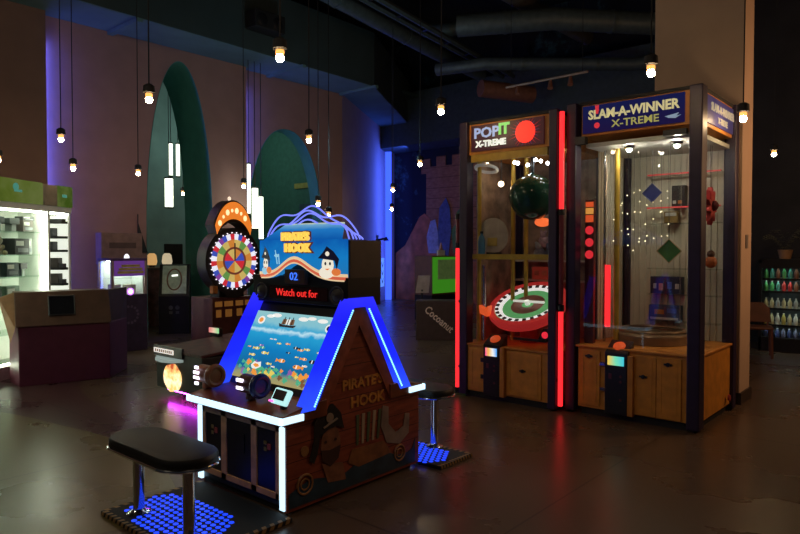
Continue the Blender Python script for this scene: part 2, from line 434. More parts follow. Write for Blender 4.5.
# ------------------------------------------------------------------ pendant bulbs
bulbglow = glow('warm_bulb_glow', (1., .68, .36), 150.)
amber = mat('amber_glass', (.55, .2, .05), .2, 0, (1., .42, .1), 1.6, var=0)
def pendant(loc, label, zt=8.2):
    t = thing('pendant_bulb', label, 'pendant light', loc, 0, 'bare bulb pendants')
    h = zt-loc[2]
    B().tube([(0, 0, .12), (.006, 0, h*.4), (0, 0, h)], .0065, 6).build('cord', mattblack, t)
    b = B(); b.lathe([(.001, .14), (.025, .138), (.05, .12), (.054, .06), (.04, .05), (.001, .05)], n=16); b.build('socket', mattblack, t)
    B().lathe([(.03, .05), (.033, .032), (.027, .014)], n=16).build('neck', amber, t)
    B().sphere((0, 0, -.008), .031, n=14).build('bulb', bulbglow, t)
    return t
def pt(loc, label): return pendant(loc, label)
pt((-3.761, 3.037, 3.0), 'bare bulb on a black cord hanging high over the deep-sea game cabinet')
pt((-5.721, 3.082, 3.0), 'bare warm bulb hanging between the tall arch and the front of the hall')
pt((-8.616, 3.458, 3.0), 'large bare bulb hanging in front of the blue wall edge by the display case')
pt((-9.45, 3.95, 2.75), 'small bare bulb hanging lower, close above the green display case sign')
pt((-9.75, 5.06, 2.8), 'bare bulb hanging just beside the foot of the tall arch')
pt((-6.301, 5.548, 3.0), 'bare bulb hanging before the upper edge of the wide arch')
pt((-3.983, 5.264, 3.0), 'bare bulb hanging just outside the smaller glass machine')
pt((-1.863, 5.194, 3.0), 'bare bulb hanging above the lit sign of the bigger glass machine')
pt((-1.51, 6.54, 2.8), 'bare bulb hanging at the side of the bigger machine against the orange pillar face')
pt((-2.073, 10.777, 3.0), 'bare bulb hanging in the dark above the drinks fridge')
pt((-9.7, 3.09, 2.8), 'bare bulb hanging above the far end of the display case sign')
pt((-6.682, 8.268, 3.0), 'bare bulb hanging before the castle mural battlements')
pt((-8.62, 9.8, 2.8), 'bare bulb hanging against the dark mural sky, upper of two')
pt((-10.5, 11.9, 2.6), 'bare bulb hanging against the dark mural sky, lower of two')
pt((-9.35, 6.75, 2.7), 'bare bulb hanging beside the white tubes at the wide arch')
pt((-7.9, 7.15, 2.35), 'tiny bare bulb seen above the top of the wavy blue light tubes')
pt((-7.6, 7.1, 2.15), 'tiny bare bulb seen just over the wavy blue light tubes, lower one')
pt((-13.0, 7.775, 2.85), 'bare bulb hanging inside the room behind the tall arch')

# white tube lights in the rooms behind the arches
tubem = glow('cool_white_tube', (.9, 1., .78), 3.2)
def tube_light(x, y, z0, z1, r, label):
    t = thing('hanging_tube_light', label, 'tube light', (x, y, z0), 0, 'vertical white tubes')
    B().cyl((0, 0, .03), (0, 0, z1-z0-.03), r, n=14).build('tube', tubem, t)
    b = B(); b.cyl((0, 0, 0), (0, 0, .03), r*1.15, n=14); b.cyl((0, 0, z1-z0-.03), (0, 0, z1-z0), r*1.15, n=14); b.build('end_cap', darkmetal, t)
    B().cyl((0, 0, z1-z0), (0, 0, (6.1 if x < -12 else 5.42)-z0), .008, n=6).build('suspension_wire', darkmetal, t)
tube_light(-13, 7.49, 3.19, 3.93, .038, 'thin upper white tube light nearer the tall arch opening')
tube_light(-13, 7.66, 3.19, 3.94, .038, 'thin upper white tube light, the second of the pair behind the tall arch')
tube_light(-13, 7.44, 2.50, 3.17, .085, 'thick lower white tube light hanging behind the tall arch')
tube_light(-10.9, 7.99, 2.31, 3.36, .032, 'tallest thin white tube light hanging before the edge of the wide arch')
tube_light(-10.9, 8.14, 2.01, 2.885, .062, 'thick white tube light, middle one of the three before the wide arch')
tube_light(-10.9, 8.29, 1.80, 2.72, .045, 'lowest hanging white tube light of the three before the wide arch')

# ------------------------------------------------------------------ the mural
t = thing('castle_mural', 'painted castle mural with battlements, hill and costumed figures on the dark back wall', 'mural', (-12, 16.11, 0))
castle = planks('castle_stone_paint', (.34, .13, .065), (.50, .22, .11), .32, 'Z', .9, .04, (2, 1, 5))
def wallpoly(pts, d=.02, off=0.): return B().prism([(x+12, -off, z) for x, z in pts], (0, -d, 0))
cp = [(-12.75, 0), (-12.75, 4.0), (-12.95, 4.0), (-12.95, 4.45), (-12.6, 4.45), (-12.6, 4.2), (-12.35, 4.2), (-12.35, 4.5), (-12.0, 4.5), (-12.0, 4.2), (-11.75, 4.2), (-11.75, 4.5), (-11.35, 4.5), (-11.35, 4.2), (-11.05, 4.2), (-11.05, 4.5), (-10.5, 4.5), (-10.5, 0)]
wallpoly(cp).build('castle_tower', castle, t)
wallpoly([(-14.0, 0), (-14.0, 1.5), (-13.6, 1.75), (-13.3, 2.2), (-13.0, 2.65), (-12.8, 2.75), (-12.6, 2.6), (-12.3, 1.9), (-11.5, 1.3), (-10.5, 1.2), (-10.5, 0)], .02, .025).build('hill', mat('rust_red_paint', (.55, .17, .07), .9, var=.35, scale=3), t)
wallpoly([(-12.62, 1.5), (-12.7, 2.0), (-12.55, 2.5), (-12.35, 2.55), (-12.25, 2.1), (-12.2, 1.5)], .015, .05).build('pale_figure', mat('pale_blue_grey_paint', (.42, .43, .52), .9, var=.3), t)
wallpoly([(-12.2, 1.4), (-12.25, 2.2), (-12.2, 2.9), (-11.95, 3.2), (-11.8, 2.9), (-11.75, 2.2), (-11.85, 1.4)], .015, .05).build('blue_cloaked_figure', mat('slate_blue_paint', (.12, .15, .30), .9, var=.3), t)
wallpoly([(-11.65, 1.5), (-11.75, 2.2), (-11.5, 2.45), (-11.55, 2.75), (-11.35, 2.9), (-11.15, 2.7), (-11.2, 2.4), (-10.95, 2.1), (-11.0, 1.5)], .015, .05).build('green_figure', mat('moss_green_paint', (.14, .28, .08), .9, var=.3), t)

# ------------------------------------------------------------------ deep-sea game cabinet (double sided)
CX, CY = -3.503, 3.09
root = thing('arcade_cabinet', 'double-sided pirate fishing arcade game with blue lit A-frames and an underwater screen', 'arcade machine', (CX, CY, 0))
woodred = planks('red_ship_planks', (.20, .036, .016), (.36, .078, .034), .105, 'Z', .5, .045, (4, 2, 12))
trimwood = mat('red_trim_wood', (.36, .085, .035), .45, var=.3, scale=14)
tan = mat('tan_wood_frame', (.72, .38, .15), .5, var=.25, scale=12)
whiteled = glow('ice_white_light_bar', (.55, .82, 1.), 1.55)
blueled = gradient_glow('deep_blue_light_panel', [(0, (.03, .09, 1.)), (.35, (.012, .025, 1.)), (.75, (.012, .014, .85)), (1, (.03, .03, 1.))], .6, 1.29, 1.1, detail=.25, scale=5)
cyanled = glow('cyan_light_dot', (.25, .75, 1.), 2.2)
B().bb(-.385, .385, -.58, .58, 0, .04).build('plinth', mattblack, root)
B().bb(-.392, .392, -.60, .60, .04, .555).build('base', mat('dark_navy_panel', (.02, .028, .04), .45), root, .006)
for s in (-1, 1):
    B().bb(min(s*.392, s*.41), max(s*.392, s*.41), -.612, .64, .02, .57).build('side_panel', woodred, root)
for s in (-1, 1):                       # front and back of the base
    fr = B(); y0, y1 = sorted((s*.60, s*.618))
    for x0, x1 in ((-.355, -.325), (-.165, -.115), (.115, .165), (.325, .355)): fr.bb(x0, x1, y0, y1, .085, .54)
    fr.bb(-.355, .355, y0, y1, .085, .125); fr.bb(-.355, .355, y0, y1, .50, .54)
    fr.build('door_frame', tan, root, .003)
    for x0, x1 in ((-.325, -.165), (-.115, .115), (.165, .325)):
        d = B().bb(x0, x1, min(s*.60, s*.609), max(s*.60, s*.609), .125, .50).build('coin_door', black, root)
        if abs(x0+x1) > .1:
            c = (x0+x1)/2; k = B()
            for dz in (.40, .36): k.bb(c-.02, c+.005, min(s*.609, s*.615), max(s*.609, s*.615), dz, dz+.025)
            k.build('coin_slot', chrome, d)
            B().bb(c+.012, c+.035, min(s*.609, s*.616), max(s*.609, s*.616), .375, .41).build('coin_button', mat('dull_red_button', (.16, .06, .05), .4, 0, (1, .1, .05), .02, var=0), d)
        else:
            B().bb(-.05, .05, min(s*.609, s*.614), max(s*.609, s*.614), .30, .42).build('bill_slot', darkmetal, d)
    for x in (-1, 1):
        B().bb(min(x*.361, x*.400), max(x*.361, x*.400), min(s*.600, s*.622), max(s*.600, s*.622), .03, .535).build('corner_light', whiteled, root, .004)
    # deck
    y = s*.655
    dk = B()
    prof = [(s*.66, .555), (s*.66, .612), (s*.44, .655), (s*.30, .66), (s*.30, .555)]
    dk.prism([(-.43, q, z) for q, z in prof], (.86, 0, 0)); dk.build('control_deck', mat('varnished_red_deck', (.2, .055, .02), .35, var=.4, scale=7), root, .004)
    e = B(); e.bb(-.44, .44, min(s*.66, s*.678), max(s*.66, s*.678), .566, .607)
    for x in (-1, 1): e.bb(min(x*.42, x*.44), max(x*.42, x*.44), min(s*.50, s*.678), max(s*.50, s*.678), .566, .607)
    e.build('deck_light', whiteled, root, .003)
# A-frames
apz, aph = 1.285, .118
for x in (-1, 1):
    for s in (-1, 1):
        leg = [(s*.52, .612), (s*aph, apz), (0, apz), (0, apz-.065), (s*.062, apz-.065), (s*.405, .612)]
        x0 = x*.378
        o = B().prism([(x0, q, z) for q, z in leg], (x*.057, 0, 0)).build('frame_leg', blueled, root)
        if x == 1 or s == -1:
            d = B(); n = 46
            for k in range(n):
                f = (k+.5)/n; q = s*(.405+(.062-.405)*f); z = .63+(apz-.075-.63)*f
                d.box((x*.437, q+s*.012, z), (.006, .009, .009))
            d.build('light_dot', cyanled, o)
    # plank infill and its raised trim
    B().prism([(x*.40, -.40, .56), (x*.40, .40, .56), (x*.40, .06, 1.225), (x*.40, -.06, 1.225)], (x*.0105, 0, 0)).build('plank_panel', woodred, root)
    tr = B()
    for s in (-1, 1):
        tr.prism([(x*.41, s*.395, .57), (x*.41, s*.305, .57), (x*.41, s*.0, 1.10), (x*.41, 0, 1.222), (x*.41, s*.055, 1.222)], (x*.012, 0, 0))
    tr.build('panel_trim', trimwood, root)
# side art on the visible flank
art = B(); X0 = .4125
Yd, Zd = (0, 1, 0), (0, 0, 1)
art.text("PIRATE'S", .092, (X0, .045, .712), Yd, Zd, 0, .035, .006, wide=1.12)
art.text("HOOK", .098, (X0, .09, .588), Yd, Zd, 0, .035, .006, wide=1.1)
art.build('lettering', mat('amber_painted_letters', (.62, .26, .045), .5, var=.3, scale=20), root)
def blob(pts, off=.0): return B().prism([(.4105+off, y, z) for y, z in pts], (.0035, 0, 0))
def ell(cy, cz, ry, rz, n=20): return [(cy+ry*math.cos(2*PI*i/n), cz+rz*math.sin(2*PI*i/n)) for i in range(n)]
sea = [(-.595, .04), (.595, .04), (.595, .21)]
for i in range(25):
    y = .56-1.155*i/24; sea.append((y, .165+.035*math.sin(y*11)+.03*math.sin(y*5+1)))
blob(sea).build('painted_sea', mat('dark_sea_blue_paint', (.02, .05, .085), .5, var=.5, scale=9), root)
b = blob(ell(-.255, .36, .085, .12), .002); b.prism([(.413, y, z) for y, z in [(-.33, .25), (-.15, .22), (-.12, .1), (-.28, .12)]], (.003, 0, 0))
b.build('painted_sailor', mat('weathered_skin_paint', (.25, .10, .05), .6, var=.35, scale=16), root)
b = blob([(-.44, .30), (-.40, .42), (-.40, .52), (-.34, .60), (-.24, .62), (-.17, .55), (-.14, .44), (-.20, .47), (-.28, .46), (-.35, .43), (-.37, .33), (-.40, .27)], .006)
b.build('painted_hat', mat('black_hat_paint', (.012, .01, .01), .5, var=.2), root)
b = blob(ell(-.27, .535, .032, .03), .01)
b.prism([(.4225, y, z) for y, z in [(-.33, .485), (-.32, .475), (-.2, .515), (-.21, .525)]], (.003, 0, 0)); b.build('painted_badge', mat('bone_white_paint', (.36, .27, .2), .6), root)
b = B()
for y in (-.30, -.215): b.prism([(.416, q, z) for q, z in ell(y, .385, .011, .010, 8)], (.003, 0, 0))
b.prism([(.416, y, z) for y, z in [(-.34, .34), (-.26, .325), (-.17, .34), (-.19, .26), (-.26, .22), (-.33, .27)]], (.003, 0, 0))
b.build('painted_eyes', mat('dark_brown_paint', (.06, .02, .012), .6), root)
b = B()
for k in range(5): b.prism([(.4105, y, z) for y, z in [(-.02+k*.055, .50), (.008+k*.055, .50), (.0+k*.05, .30), (-.02+k*.05, .30)]], (.004, 0, 0), k % 2)
b.build('painted_stripes', [mat('faded_green_paint', (.10, .13, .06), .6), mat('cream_stripe_paint', (.48, .36, .25), .6)], root)
b = blob([(.24, .52), (.30, .50), (.30, .38), (.38, .30), (.46, .33), (.48, .42), (.53, .41), (.52, .27), (.42, .21), (.28, .25), (.22, .38)], .001)
b.build('painted_hook', mat('worn_steel_paint', (.30, .22, .18), .4, var=.3), root)
b = blob([(-.06, .28), (.25, .27), (.33, .17), (.0, .15), (-.1, .2)], .001); b.build('painted_chest', mat('brown_chest_paint', (.26, .10, .03), .6, var=.35, scale=14), root)
b = B()
for cy, cz, r in ((-.47, .16, .06), (.42, .145, .055)):
    b.ring((.4125, cy, cz), (1, 0, 0), r, .008, 24, 6); b.ring((.4125, cy, cz), (1, 0, 0), r*.55, .006, 20, 6)
for cy, cz, r in ((-.47, .365, .032), (-.40, .31, .02)): b.cyl((.409, cy, cz), (.415, cy, cz), r, n=16)
b.build('painted_porthole', mat('brass_paint', (.36, .17, .06), .45), root)

# screens, both faces
for s in (-1, 1):
    pr = [(s*.385, .64), (s*.085, 1.22), (s*.02, 1.22), (s*.02, .655)]
    B().prism([(-.368, q, z) for q, z in pr], (.736, 0, 0)).build('screen_bezel', black, root)
yb, zb, yt, zt_ = -.352, .705, -.116, 1.152           # display plane on the player side
A0 = Vector((-.366, yb-.012, zb)); AX = Vector((.732, 0, 0)); AY = Vector((0, yt-yb, zt_-zb)); AN = AX.cross(AY).normalized()
scr = B(); scr.prism([A0, A0+AX, A0+AX+AY, A0+AY], AN*.004)
disp = scr.build('display', gradient_glow('underwater_picture', [(0, (.42, .33, .13)), (.07, (.30, .32, .16)), (.16, (.01, .13, .30)), (.45, (.006, .20, .50)), (.68, (.02, .33, .62)), (.735, (.5, .75, .85)), (.77, (.05, .38, .62)), (.85, (.22, .52, .62)), (1, (.28, .55, .58))], zb, zt_, 1.0), root)
cols = [glow('picture_orange', (1., .36, .05), .8), glow('picture_yellow', (.95, .75, .15), .75), glow('picture_white', (.9, .9, .85), .9),
        glow('picture_dark', (.03, .025, .03), .5), glow('picture_green', (.10, .55, .30), .7), glow('picture_purple', (.35, .15, .5), .7), glow('picture_brown', (.25, .12, .05), .7)]
def on_scr(pts, m, b, off=.006): b.prism([A0+AX*u+AY*v+AN*off for u, v in pts], AN*.0015, m)
sp = B()
def fish(u, v, L, m, flip=1):
    on_scr([(u+L*math.cos(a)*flip, v+L*.62*math.sin(a)) for a in [2*PI*i/12 for i in range(12)]], m, sp)
    on_scr([(u-L*.8*flip, v), (u-L*1.7*flip, v+L*.65), (u-L*1.7*flip, v-L*.65)], m, sp)
    on_scr([(u+L*.2*flip, v+L*.55), (u-L*.05*flip, v+L*.55), (u-L*.05*flip, v-L*.55), (u+L*.2*flip, v-L*.55)], 2 if m != 2 else 0, sp, .0078)
    on_scr([(u+L*.6*flip+L*.16*math.cos(a), v+L*.1+L*.16*math.sin(a)) for a in [2*PI*i/6 for i in range(6)]], 3, sp, .0082)
for u, v, L, m, f in [(.55, .32, .042, 0, 1), (.75, .27, .045, 0, -1), (.90, .37, .04, 3, -1), (.80, .39, .03, 0, 1), (.66, .52, .03, 3, -1), (.80, .52, .026, 1, 1), (.73, .50, .024, 0, 1),
                      (.19, .44, .032, 1, 1), (.30, .39, .034, 1, -1), (.17, .34, .03, 1, 1), (.26, .46, .028, 4, 1), (.22, .49, .022, 5, -1), (.45, .55, .02, 1, 1), (.54, .56, .022, 0, -1), (.60, .44, .02, 3, 1),
                      (.40, .25, .026, 1, -1), (.84, .30, .022, 2, 1), (.93, .50, .02, 1, -1), (.48, .22, .018, 2, 1), (.33, .60, .014, 2, 1), (.38, .60, .014, 2, 1), (.09, .45, .016, 0, 1), (.70, .40, .016, 1, -1)]:
    fish(u, v, L, m, f)
random.seed(3)
for k in range(52):
    u = random.uniform(.04, .96); v = random.uniform(.05, .19)+(.08 if u < .3 else 0)*random.random(); L = random.uniform(.018, .045); mm = random.choice([0, 1, 4, 5, 4, 6, 0])
    on_scr([(u+L*(1+.35*math.cos(3*a))*math.cos(a)*.8, v+L*(1+.35*math.sin(4*a))*math.sin(a)) for a in [2*PI*i/10 for i in range(10)]], mm, sp, .006+.00002*k)
on_scr([(.20, .19), (.23, .25), (.27, .24), (.31, .26), (.33, .19), (.28, .15), (.23, .15)], 2, sp, .0085)
on_scr([(.225, .2), (.25, .225), (.29, .22), (.31, .19), (.27, .17)], 0, sp, .0095)
# ship on the horizon
on_scr([(.36, .79), (.54, .79), (.56, .83), (.50, .82), (.40, .82), (.34, .84)], 3, sp)
for u in (.40, .45, .50): on_scr([(u-.028, .83), (u+.028, .83), (u+.02, .91), (u-.02, .91)], 6 if u != .45 else 2, sp)
for u in (.40, .45, .50): on_scr([(u-.004, .82), (u+.004, .82), (u+.004, .94), (u-.004, .94)], 3, sp, .0075)
for u, v in ((.10, .86), (.95, .84)):
    on_scr(ellp := [(u+.045*math.cos(a), v+.06*math.sin(a)) for a in [2*PI*i/14 for i in range(14)]], 2, sp)
    on_scr([(u+.028*math.cos(a), v+.036*math.sin(a)) for a in [2*PI*i/12 for i in range(12)]], 3 if u > .5 else 0, sp, .0078)
for u, v, L in ((.2, .93, .05), (.28, .95, .06), (.62, .93, .06), (.72, .95, .05), (.85, .93, .06)): on_scr([(u+L*math.cos(a), v+L*.5*math.sin(a)) for a in [2*PI*i/12 for i in range(12)]], 2, sp, .0062)
sp.build('sea_life_picture', cols, disp)

# message panel, counter, speakers
B().bb(-.43, .43, -.12, .20, 1.225, 1.42).build('display_housing', black, root, .004)
B().bb(-.26, .27, -.125, -.12, 1.255, 1.345).build('message_display', mat('dark_red_window', (.03, .006, .006), .25, var=0), root)
B().text('Watch out for', .073, (.0, -.13, 1.298), m=0, bold=.0, depth=.003, wide=.88).build('message_lettering', glow('red_dot_matrix', (1., .03, .025), 1.0), root)
b = B(); b.bb(-.075, .105, -.16, -.12, 1.365, 1.465); b.build('counter_window', mat('brown_counter_frame', (.07, .035, .02), .4), root, .004)
B().text('02', .075, (.015, -.166, 1.415), m=0, bold=.01, depth=.003).build('counter_digits', glow('blue_digits', (.05, .18, 1.), 1.2), root)
for x in (-.345, .345):
    k = B(); k.ring((x, -.123, 1.30), (0, 1, 0), .055, .008, 24, 6); k.lathe([(.05, 0), (.02, .012), (.001, .016)], n=20, M=Matrix.Translation((x, -.123, 1.30)) @ Matrix.Rotation(PI/2, 4, 'X')); k.build('speaker', mat('speaker_grey', (.035, .03, .03), .5), root)
# marquee
B().bb(-.43, .43, -.10, .21, 1.40, 1.665).build('marquee_box', mat('dark_brown_marquee_side', (.05, .035, .03), .5), root, .008)
def mq(s_, z, off=0.):                       # bowed front of the marquee
    y = -.105-.065*math.cos(PI*s_/.92)
    return Vector((s_, y-off, z))
def low(s_): return 1.392+.115*math.exp(-((s_-.0)/.17)**2)
b = B(); n = 28; K = 6; vs = []
for i in range(n+1):
    x = -.43+.86*i/n
    for j in range(K+1): vs.append(mq(x, low(x)+(1.672-low(x))*j/K))
fs = [(i*(K+1)+j, (i+1)*(K+1)+j, (i+1)*(K+1)+j+1, i*(K+1)+j+1) for i in range(n) for j in range(K)]
b.add(vs, fs, 0, True)
back = []
for i in range(n+1):
    x = -.43+.86*i/n; back.append(((x, -.09, low(x)), (x, -.09, 1.672)))
for i in range(n):
    x = -.43+.86*i/n; x2 = -.43+.86*(i+1)/n
    b.add([mq(x, 1.672), mq(x2, 1.672), (x2, -.09, 1.672), (x, -.09, 1.672)], [(0, 1, 2, 3)]); b.add([mq(x, low(x)), mq(x2, low(x2)), (x2, -.09, low(x2)), (x, -.09, low(x))], [(3, 2, 1, 0)])
mqo = b.build('marquee', gradient_glow('blue_sea_translite', [(0, (.02, .22, .55)), (.5, (.01, .24, .66)), (1, (.005, .12, .5))], 1.42, 1.67, .8, detail=.7, scale=9), root)
def band(z0, z1, name, m, off):
    q = B(); vs = []
    for i in range(n+1):
        x = -.43+.86*i/n; vs += [mq(x, low(x)+z0, off), mq(x, low(x)+z1, off)]
    q.add(vs, [(2*i, 2*i+2, 2*i+3, 2*i+1) for i in range(n)], 0, True); return q.build(name, m, mqo)
band(.0, .05, 'cream_wave', glow('cream_translite', (.95, .72, .42), .75), .003)
band(.010, .030, 'red_wave', glow('coral_translite', (.85, .16, .08), .7), .005)
def decal(pts, off, m, b): b.add([mq(x, z, off) for x, z in pts], [tuple(range(len(pts)))[::1]], m)
pic = B()
def el(cx, cz, rx, rz, n=14): return [(cx+rx*math.cos(2*PI*i/n), cz+rz*math.sin(2*PI*i/n)) for i in range(n)]
for cx, k in ((-.335, .85), (.285, 1.15)):       # generic sailors either side of the title
    decal(el(cx, 1.50, .04*k, .055*k), .006, 0, pic); decal(el(cx-.01, 1.44+.01, .05*k, .035*k), .0065, 0 if k > 1 else 3, pic)
    decal([(cx-.065*k, 1.545), (cx-.03*k, 1.585), (cx-.005*k, 1.625), (cx+.04*k, 1.59), (cx+.075*k, 1.54), (cx+.06*k, 1.47), (cx+.045*k, 1.53)], .008, 1, pic)
    decal(el(cx-.015, 1.51, .008, .012, 8), .009, 1, pic); decal(el(cx+.02, 1.51, .008, .012, 8), .009, 1, pic)
    decal(el(cx, 1.575, .014*k, .014*k, 8), .0095, 0, pic)
    decal([(cx-.02, 1.475), (cx+.02, 1.478), (cx+.0, 1.465)], .009, 2, pic)
    decal(el(cx+.055*k, 1.455, .035, .025, 10), .007, 2, pic)
decal([(-.21, 1.60), (-.20, 1.60), (-.175, 1.50), (-.19, 1.50)], .006, 3, pic); decal([(-.17, 1.57), (-.16, 1.575), (-.15, 1.50), (-.165, 1.50)], .006, 3, pic)
decal(el(-.19, 1.56, .03, .012, 8), .0055, 3, pic)
pic.build('crew_picture', [glow('pale_figure_print', (.95, .88, .72), .85), glow('black_print', (.015, .015, .05), .3), glow('orange_print', (.95, .25, .06), .7), glow('sky_blue_print', (.35, .7, .9), .75)], mqo)
tx = B(); tx.text("PIRATE'S", .076, (.02, -.185, 1.69), m=0, bold=.04, depth=.02, wide=.92); tx.text("HOOK", .080, (.04, -.185, 1.612), m=0, bold=.04, depth=.02)
sh_ = B(); sh_.text("PIRATE'S", .076, (.02, -.172, 1.69), m=0, bold=.13, depth=.01, wide=.92); sh_.text("HOOK", .080, (.04, -.172, 1.612), m=0, bold=.13, depth=.01); sh_.build('title_outline', glow('brown_outline', (.14, .02, .01), .5), mqo)
tx.build('title_lettering', glow('yellow_letter_glow', (1., .62, .10), 1.0), mqo)
b = B(); b.prism([(-.36, -.14, 1.672), (.36, -.14, 1.672), (.26, -.01, 1.79), (-.26, -.01, 1.79)], (0, .05, .0)); b.build('marquee_crest', gradient_glow('crest_translite', [(0, (.005, .12, .5)), (.6, (.02, .24, .7)), (.9, (.2, .5, .8)), (1, (.8, .85, .65))], 1.67, 1.79, .75, detail=.15), root)  # pale top of the gradient is a highlight painted into the crest
wv = glow('violet_blue_wave_tube', (.20, .24, 1.), 1.05)
for k, (amp, ph, yy, w, lift) in enumerate([(.05, .2, -.12, .40, .20), (.05, 1.3, -.09, .41, .15), (.045, 2.4, -.06, .41, .115), (.05, 3.1, -.03, .41, .18), (.04, 4.4, .0, .41, .09)]):
    pts = []
    for i in range(41):
        u = -1+2*i/40
        env = max(0, 1-u*u)**.6
        pts.append((u*w, yy+.05, 1.672+lift*env*1.05+amp*.55*math.sin(u*7+ph)*env))
    B().tube(pts, .006, 6).build('wave_tube', wv, root)
# controls on the player deck
def reel(x, y, barrel, wheel, first):
    r = B(); r.cyl((x-.085, y, .735), (x+.03, y, .735), .062, n=22); r.cyl((x-.03, y, .64), (x-.03, y, .70), .03, n=12)
    o = r.build('reel', barrel, root)
    k = B(); k.ring((x+.055, y, .735), (1, 0, 0), .062, .020, 28, 8); k.cyl((x+.03, y, .735), (x+.06, y, .735), .045, n=20); k.build('crank_wheel', wheel, o)
    l = B()
    for z in ((.765, .715) if not first else (.785, .75, .715, .675)):
        l.box((x-.06, y-.06, z), (.055 if z not in (.785, .675) else .03, .012, .02))
    l.build('reel_light', glow('lilac_white_lamp', (.85, .8, 1.), 2.4), o)
reel(-.37, -.545, mat('brown_reel', (.22, .07, .03), .35, var=.3), mat('brown_crank', (.25, .09, .03), .35), True)
reel(.075, -.555, mat('dark_reel', (.08, .03, .03), .35), mat('navy_crank', (.02, .035, .14), .35), False)
B().lathe([(.05, 0), (.05, .02), (.035, .045), (.001, .055)], (.22, -.47, .645), 20).build('start_button', mat('red_button', (.5, .06, .04), .3, 0, (1, .08, .04), .7, var=0), root)
M4 = Matrix.Translation((.335, -.575, .705)) @ Matrix.Rotation(math.radians(-32), 4, 'X') @ Matrix.Rotation(math.radians(12), 4, 'Z')
cr = B().box((0, 0, 0), (.115, .03, .10), 0, M4).build('card_reader', mat('reader_shell', (.6, .75, .75), .3, 0, (.5, .95, .95), .9, var=0), root, .012)
B().box((-.005, -.018, .005), (.075, .006, .062), 0, M4).build('reader_screen', mat('reader_dark_screen', (.02, .01, .02), .2), cr)
B().box((-.045, -.017, -.042), (.03, .006, .012), 0, M4).build('reader_pink_light', glow('pink_light', (1., .15, .6), 1.6), cr)
B().cyl((.335, -.56, .63), (.335, -.56, .68), .02, n=10).build('reader_stem', black, root)

for o in root.children_recursive:                # final width of the cabinet
    k = o.name.split('.')[0] in ('marquee', 'marquee_box', 'marquee_crest', 'cream_wave', 'red_wave', 'crew_picture', 'title_lettering', 'title_outline', 'wave_tube')
    for v in o.data.vertices: v.co.x = v.co.x*1.08+.034 if k else v.co.x*1.16
# ------------------------------------------------------------------ bench stools on light-up footplates
vinyl = mat('black_vinyl', (.007, .007, .007), .5, bump=.05, scale=60)
bluedot = glow('blue_floor_light', (.012, .06, 1.), 1.25)
def stool(loc, rz, label, plate):
    t = thing('bench_stool', label, 'stool', loc, rz, 'stools at the fishing game')
    px0, px1, py0, py1 = plate
    B().bb(px0, px1, py0, py1, 0, .028).build('footplate', mattblack, t, .004)
    hz = B(); n = 20
    for k in range(n):
        x = px0+(px1-px0)*(k+.25)/n; w = (px1-px0)/n*.5
        hz.prism([(x, py0-.002, .004), (x+w, py0-.002, .004), (x+w*1.5, py0-.002, .026), (x+w*.5, py0-.002, .026)], (0, .002, 0))
        hz.add([(x+w*.5, py0, .0285), (x+w*1.5, py0, .0285), (x+w*1.9, py0+.03, .0285), (x+w*.9, py0+.03, .0285)], [(0, 1, 2, 3)])
    n = 12
    for k in range(n):
        y = py0+(py1-py0)*(k+.25)/n; w = (py1-py0)/n*.5
        for x, q in ((px1, 1), (px0, -1)):
            hz.add([(x, y, .0285), (x, y+w, .0285), (x-.03*q, y+w*1.4, .0285), (x-.03*q, y+w*.4, .0285)], [(0, 1, 2, 3)])
            hz.prism([(x, y, .026), (x, y+w, .026), (x, y+w*.6, .004), (x, y-w*.4, .004)], (.002*q, 0, 0))
    hz.build('hazard_marking', mat('ochre_stripe', (.42, .25, .10), .6, var=.2), t)
    # honeycomb of lit cells under the seat
    d = B(); sx = .050; sy = .044; r = 0
    y = py0+.06
    while y < py0+.50:
        x = px0+.045+(sx/2 if r % 2 else 0)
        while x < px1-.10:
            if abs((x-(px0+px1)/2+.05)/.41)**2.6+abs((y-(py0+.27))/.215)**2.6 < 1:
                d.prism([(x+.019*math.cos(PI/6+PI/3*i), y+.017*math.sin(PI/6+PI/3*i), .028) for i in range(6)], (0, 0, .003))
            x += sx
        y += sy; r += 1
    d.build('light_grid', bluedot, t)
    b = B()
    hl, hw = .255, .165
    def stad(r_):
        o = []
        for sg in (1, -1):
            for i in range(17):
                a = -PI/2+PI*i/16
                o.append((sg*(hl+r_*math.cos(a)), sg*r_*math.sin(a)))
        return o
    SH = .05
    prof = [(.145, .392+SH), (.165, .400+SH), (.17, .415+SH), (.17, .44+SH), (.160, .455+SH), (.13, .462+SH)]
    rows = [[(x, y, z) for x, y in stad(r_)] for r_, z in prof]; N = len(rows[0])
    vs = [p for r_ in rows for p in r_]
    fs = [(i*N+k, i*N+(k+1) % N, (i+1)*N+(k+1) % N, (i+1)*N+k) for i in range(len(rows)-1) for k in range(N)]
    fs += [tuple(range(N))[::-1], tuple(range((len(rows)-1)*N, len(rows)*N))]
    b.add(vs, fs, 0, True); b.build('seat', vinyl, t)
    rim = stad(.172); rim = [(x, y, .398+SH) for x, y in rim]+[(rim[0][0], rim[0][1], .398+SH)]
    B().tube(rim, .009, 8).build('seat_rim', chrome, t)
    for x in (-.275, .275):
        p = B().cyl((x, 0, .03), (x, 0, .395+SH), .032, n=24).build('post', chrome, t)
        f = B(); f.lathe([(.07, .03), (.07, .036), (.045, .045), (.034, .06)], (x, 0, 0), 24); f.build('flange', chrome, p)
        f = B(); f.lathe([(.034, .375+SH), (.05, .388+SH), (.05, .394+SH)], (x, 0, 0), 24); f.build('top_mount', chrome, p)
    return t
stool((-3.42, 1.90, 0), 0, 'long black padded stool on two chrome posts at the player side of the fishing game', (-.48, .48, -.135, .55))
